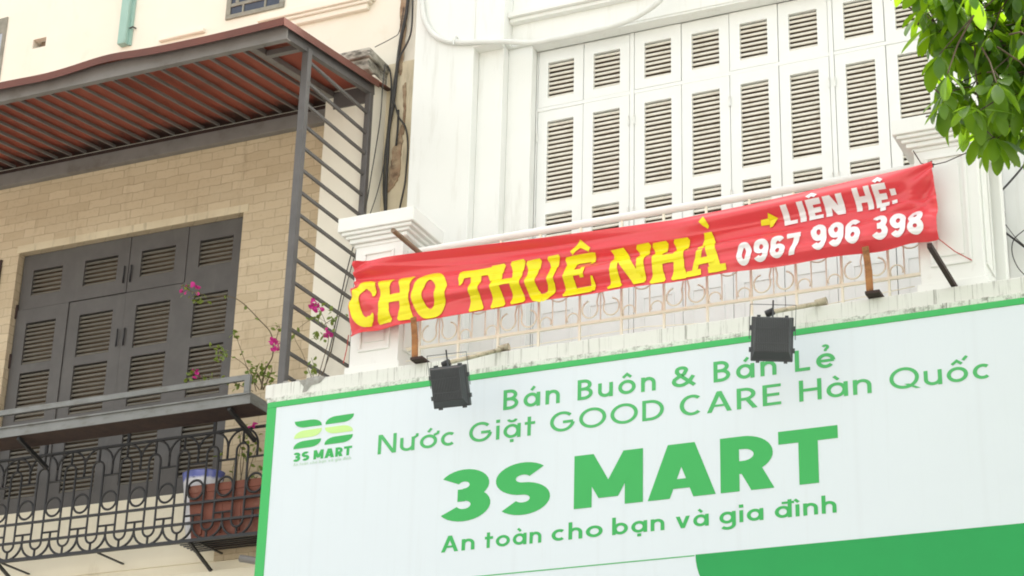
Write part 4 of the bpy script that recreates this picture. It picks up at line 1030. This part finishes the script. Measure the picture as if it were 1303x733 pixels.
a, b = at(158, 56, -.06), at(158, -40, -.06)
DP = thing('drainpipe', 'pale green square drainpipe on the cream wall above the canopy', 'pipe', (-10.9, 0, 11.4))
MB().box(-10.962, -10.868, -.08, -.001, 11.45, 13.3).build('tube', M['green_pipe'], DP, .01)
MB().box(-10.8675, -10.842, -.03, -.001, 11.45, 13.3).build('backing_strip', M['green_pipe'], DP)
for zz in (11.62, 12.4): MB().tube([(-10.85,-.05,zz),(-10.815,-.05,zz+.01),(-10.815,.0,zz+.02)], .008, 6).build('clip', M['rust_and_shade'], DP)
def cable(px, y, r, label, grp):
    return tag(MB().tube(smooth([at(u, v, yy if yy is not None else y) for u, v, yy in [(q+(None,))[:3] for q in px]]), r, 6).build('cable', M['cable']), label, 'cable', grp)
G = 'cables on the wall between the two houses'
cable([(521,-40),(518,10),(510,50),(506,80),(503,110),(500,135),(495,165),(493,200),(491,240),(490.5,272)], -.05, .016, 'thick black cable running down the wall joint beside the white pilaster', G)
cable([(524,-40),(525,10),(522,45),(509,72),(504,90),(500,120),(503,135),(508,150),(516,162),(519,185),(517,215),(515,235),(508,268)], -.06, .009, 'black cable bowing right over the white pilaster edge', G)
cable([(487,80),(494,85),(497,95),(498,115),(496,140),(493,170),(489,205),(488,240),(490,272)], -.05, .008, 'black cable hooking over the weathered pilaster ledge', G)
cable([(514,10),(508,40),(500,48),(477,60)], -.06, .004, 'thin wire slanting from the wall joint to the weathered ledge', G)
cable([(490,82),(487,110),(484,150),(478,190),(472,225),(466,260),(455,295),(440,350),(425,420),(413,470),(405,492)], -.30, .005, 'thin wire hanging from the ledge behind the canopy bars', G)
cable([(500,110),(497,150),(488,210),(480,245),(470,275),(450,330),(432,400),(420,455)], -.28, .004, 'second thin wire hanging slack beside the cream pilaster', G)
cable([(507,140),(506,165),(504,185)], -.05, .010, 'short cable end above the peeling plaster patch', G)
G = 'loose cables on the right white wall'
cable([(1263,192),(1268,225),(1268.5,255),(1266,285),(1262,295),(1257,292),(1256,283),(1258,240),(1258,205)], -.36, .007, 'looped grey cable hanging beside the right pillar', G)
cable([(1259,254),(1272,245),(1288,228),(1303,210),(1325,180)], -.36, .008, 'grey cable rising to the right edge from the white post', G)
cable([(1262,284),(1275,293),(1290,304),(1303,314),(1320,325)], -.36, .008, 'grey cable sloping down to the right edge', G)
cable([(1276,262),(1278,275),(1276,288),(1270,295),(1263,296)], -.36, .006, 'short curved cable tail inside the cable loop', G)
cable([(1303,293),(1290,305),(1288,322),(1295,340),(1306,352)], -.36, .004, 'thin wire curling down at the right edge above the slab', G)
cable([(1259,262),(1275,280),(1292,302),(1303,312)], -.37, .003, 'very thin wire crossing the sloping cable', G)
CB = thing('cable_clamp', 'small grey cable clamp on the white wall by the right pillar', 'clamp', at(1271, 308, -.33))
p = at(1271, 308, -.34); m = MB(); m.tube([p+Vector((-.02,.0,.06)), p+Vector((0,-.01,0)), p+Vector((.02,0,-.05))], [.02,.035,.02], 8); m.build('body', M['trough'], CB)
MB().bar(p+Vector((.02,.0,-.09)), p+Vector((.03,.0,-.14)), .02, .02).build('hook', M['iron'], CB)
# board beside the right pillar
WB = thing('white_post', 'narrow white boxed post with slanted top beside the right pillar', 'post', (-2.5, -.9, 7.03))
m = MB(); x0, x1, y0, y1 = -2.545, -2.425, -.95, -.85
m.add([(x0,y0,7.03),(x1,y0,7.03),(x1,y1,7.03),(x0,y1,7.03),(x0,y0,8.16),(x1,y0,8.30),(x1,y1,8.30),(x0,y1,8.16)], [(0,3,2,1),(4,5,6,7),(0,1,5,4),(1,2,6,5),(2,3,7,6),(3,0,4,7)])
m.build('board', M['white_trim'], WB, .006)
MB().box(-2.47, -2.37, -.93, -.86, 8.28, 8.42).build('cap_block', M['cream'], WB, .006)
# stub of pipe at the wall by the sign
e = at(306, 710.5, -.5)
SP = thing('pipe_stub', 'grey pipe stub poking out beside the lower left of the signboard', 'pipe', e)
MB().tube([e, e+Vector((.45, .02, -.10))], .030, 12, cap=False).build('tube', M['metal_light'], SP)
MB().tube([e+Vector((.012,0.0,-.003)), e+Vector((.02,.0,-.004))], .027, 12).build('bore', M['dark'], SP)

# ================================================================== PLANTS
def leaf_geo(m, base, d, nrm, L, Wd, curl=.12, fold=.12):
    d = d.normalized(); s = d.cross(nrm); s.normalize(); n = s.cross(d)
    prof = ((0,.10),(.15,.45),(.35,.85),(.6,1.0),(.8,.8),(.93,.42),(1,0.02))
    vs = []; fs = []
    for t, ww in prof:
        c = base+d*(L*t)-n*(curl*L*t*t)
        vs += [c+s*(Wd/2*ww)+n*(fold*Wd*ww), c, c-s*(Wd/2*ww)+n*(fold*Wd*ww)]
    for i in range(len(prof)-1):
        a = i*3; fs += [(a, a+3, a+4, a+1), (a+1, a+4, a+5, a+2)]
    m.add(vs, fs, True)
def rv(s=1): return Vector((random.uniform(-s,s), random.uniform(-s,s), random.uniform(-s,s)))
def bush(name, label, loc, stems, flowers, leaf_n):
    t = thing(name, label, 'plant', loc)
    lf = MB()
    for pts, r in stems:
        P = smooth([at(*q) for q in pts], 5); MB().tube(P, [r*(1-.6*i/len(P)) for i in range(len(P))], 5).build('stem', M['stem'], t)
        for i in range(leaf_n):
            f = random.uniform(.35, 1)**.7; p = P[min(int(f*len(P)), len(P)-1)]
            if random.random() < .8: leaf_geo(lf, p+rv(.012), rv()+Vector((0,-.3,-.2)), rv()+Vector((0,-.5,.8)), random.uniform(.025,.05), random.uniform(.016,.03))
    for q, n, sp in flowers[1]:
        c = at(*q)
        for k in range(n): leaf_geo(lf, c+rv(sp), rv()+Vector((0,-.3,-.1)), rv()+Vector((0,-.5,.8)), random.uniform(.035,.06), random.uniform(.022,.038))
    for q, n, sp in flowers[0]:
        c = at(*q); fl = MB()
        for k in range(n): leaf_geo(fl, c+rv(sp), rv()+Vector((0,-.4,0)), rv()+Vector((0,-.8,.4)), random.uniform(.03,.05), random.uniform(.028,.042), .2, .2)
        fl.build('flower', M['magenta'], t)
    lf.build('leaves', M['leaf_small'], t)
Y = -.62
bush('bougainvillea', 'straggly bougainvillea with magenta flowers rising from the right end of the trough', at(335, 500, Y), [
    ([(332,496,Y),(338,470,Y),(347,452,Y),(345,425,Y),(330,407,Y),(308,385,Y),(290,377,Y),(268,377,Y),(240,370,Y-.1)], .007),
    ([(330,496,Y),(318,478,Y),(310,455,Y),(303,435,Y),(300,425,Y)], .004),
    ([(326,498,Y),(318,472,Y),(300,456,Y),(287,452,Y),(276,442,Y)], .004),
    ([(322,498,Y),(300,488,Y),(275,480,Y),(255,478,Y),(243,477,Y)], .004),
    ([(335,496,Y),(330,480,Y),(326,472,Y),(330,462,Y)], .007),
    ([(335,496,Y),(342,480,Y),(346,470,Y),(343,465,Y)], .006),
    ([(347,452,Y),(352,430,Y),(356,415,Y-.05),(350,420,Y-.1)], .004)],
  ([((237,367,Y-.1),9,.035),((247,368,Y-.1),6,.03),((350,438,Y-.1),8,.04),((352,444,Y-.1),5,.03),((250,478,Y),6,.03),((349,434,Y-.1),4,.03)],
   [((240,372,Y-.1),9,.05),((252,379,Y),7,.05),((262,380,Y),4,.03),((300,425,Y),5,.03),((277,445,Y),9,.05),((283,456,Y),9,.05),((243,477,Y),9,.05),((258,483,Y),6,.05),((327,470,Y),26,.075),((338,474,Y),22,.07),((322,482,Y),12,.05),((345,486,Y),10,.05),((290,488,Y),6,.05),((303,490,Y),6,.04)]), 5)
Y = -1.1
bush('bougainvillea', 'thin bougainvillea sprays with magenta flowers behind the canopy side bars', at(410, 485, Y), [
    ([(402,490,Y),(412,455,Y),(418,430,Y),(412,405,Y),(403,390,Y)], .004),
    ([(404,490,Y),(420,450,Y),(425,420,Y),(422,402,Y)], .004),
    ([(400,490,Y),(385,450,Y),(375,425,Y),(400,405,Y),(418,412,Y)], .003),
    ([(410,415,Y),(420,408,Y),(430,403,Y),(441,400,Y)], .003),
    ([(395,490,Y),(400,470,Y),(396,455,Y)], .003)],
  ([((400,388,Y),12,.045),((405,392,Y),9,.04),((417,425,Y),7,.025),((349,442,Y),4,.03)],
   [((416,395,Y),8,.04),((407,402,Y),6,.035),((411,432,Y),8,.05),((404,427,Y),6,.05),((379,427,Y),5,.05),((397,474,Y),8,.05),((405,480,Y),8,.05),((424,405,Y),4,.03)]), 4)
Y = -.2
bush('climbing_stems', 'dry tangled plant stems rising from the terracotta box behind the arches', at(310, 617, Y), [
    ([(300,620,Y),(302,590,Y),(306,565,Y),(304,548,Y)], .005), ([(308,620,Y),(306,590,Y),(311,560,Y),(318,545,Y)], .004),
    ([(304,620,Y),(310,585,Y),(305,560,Y),(312,540,Y)], .004), ([(298,620,Y),(296,600,Y),(301,575,Y)], .004),
    ([(312,620,Y),(318,595,Y),(325,575,Y),(330,560,Y)], .004)],
  ([((323,540,Y-.25),5,.02)], [((322,560,Y-.15),12,.06),((318,580,Y-.1),8,.05),((325,600,Y-.1),8,.06),((282,579,Y),4,.02),((328,570,Y),6,.05)]), 4)

# ================================================================== TREE
TT = thing('tree', 'leafy street tree with big drooping green leaves at the upper right', 'tree', (.6, -4.4, 0))
tm = MB()
base = Vector((.6, -4.4, 0)); fork = Vector((.35, -4.5, 5.2))
tm.tube(smooth([base, (.55,-4.4,1.5), (.5,-4.45,3.4), fork, (.15,-4.6,7.0), (.0,-4.7,8.6)]), [.20-.0056*i for i in range(31)], 10)
tm.build('trunk', M['bark'], TT)
lm = MB()
tips = [at(1285,95,-4.9), at(1250,60,-5.0), at(1225,30,-4.8), at(1290,30,-4.6), at(1285,140,-5.1), at(1240,120,-4.9), at(1330,60,-4.7), at(1330,150,-5.0), at(1200,-30,-4.9), at(1300,-60,-4.6), at(1250,-120,-4.7), at(1380,90,-4.6),at(1380,-50,-4.6)]
for i, tp in enumerate(tips):
    s0 = fork.lerp(Vector((.0,-4.7,8.0)), .1+.6*random.random()); md = s0.lerp(tp, .55)+Vector((0,0,.18))
    lm.tube(smooth([s0, md, tp]), [.022-.0014*k for k in range(13)], 6)
tm2 = lm.build('limbs', M['bark'], TT)
cr = MB(); tw = MB()
rng = random.Random(11); 
# outline of the hanging crown as measured, filled with leaf whorls at different depths
poly = [(1160,-8),(1172,25),(1188,58),(1198,90),(1194,118),(1202,140),(1222,150),(1234,160),(1246,172),(1262,184),(1270,178),(1282,158),(1296,172),(1320,180),(1420,170),(1420,-160),(1150,-160),(1150,-40)]
def inside(p):
    c = False; n = len(poly)
    for i in range(n):
        (x1,y1),(x2,y2) = poly[i], poly[(i+1) % n]
        if (y1 > p[1]) != (y2 > p[1]) and p[0] < (x2-x1)*(p[1]-y1)/(y2-y1)+x1: c = not c
    return c
cnt = 0
while cnt < 470:
    u, v = rng.uniform(1150,1400), rng.uniform(-75,185)
    if not inside((u, v)): continue
    edge = not (inside((u-22,v)) and inside((u,v+25)))
    if edge and rng.random() < .25: continue
    if math.dist((u,v),(1222,92)) < 13 or math.dist((u,v),(1238,100)) < 9: continue
    y = -4.8+rng.gauss(0,.35); c = at(u, v, y)
    nl = rng.randint(3, 6); a0 = rng.uniform(0, 6.28)
    twd = Vector((rng.uniform(-.2,.35), rng.uniform(-.1,.4), rng.uniform(.05,.25)))
    tw.tube([c+twd*1.2, c+twd*.5+Vector((0,0,.03)), c], [.005,.004,.003], 5)
    for k in range(nl):
        a = a0+2*PI*k/nl+rng.uniform(-.4,.4)
        d = Vector((math.cos(a)*.75, math.sin(a)*.75, rng.uniform(-1.7,-.2)))
        nr = Vector((math.cos(a)*.7, math.sin(a)*.7, .75))+Vector((rng.uniform(-.35,.35),rng.uniform(-.35,.35),rng.uniform(-.2,.2)))
        L = rng.uniform(.085, .19); leaf_geo(cr, c+d*.012, d, nr, L, L*rng.uniform(.36,.48), rng.uniform(.05,.3), rng.uniform(.04,.16))
    cnt += 1
# the rest of the crown, beyond the frame
for k in range(210):
    a = rng.uniform(0, 2*PI); e = rng.uniform(-.6, 1.3); R_ = rng.uniform(.5, 1)**.5
    c = Vector((.45+1.9*R_*math.cos(a)*math.cos(e), -4.5+1.5*R_*math.sin(a)*math.cos(e), 7.3+1.5*R_*math.sin(e)))
    if c.x < -1.15: continue
    for q in range(6):
        aa = rng.uniform(0, 6.28); d = Vector((math.cos(aa)*.8, math.sin(aa)*.8, rng.uniform(-1.1,.0))); L = rng.uniform(.14,.22)
        leaf_geo(cr, c+d*.02, d, Vector((math.cos(aa)*.6, math.sin(aa)*.6, .8)), L, L*.45, .15, .1)
tag(tw.build('twigs', M['bark'], TT), kind='stuff')
cr.build('leaves', M['leaf'], TT)
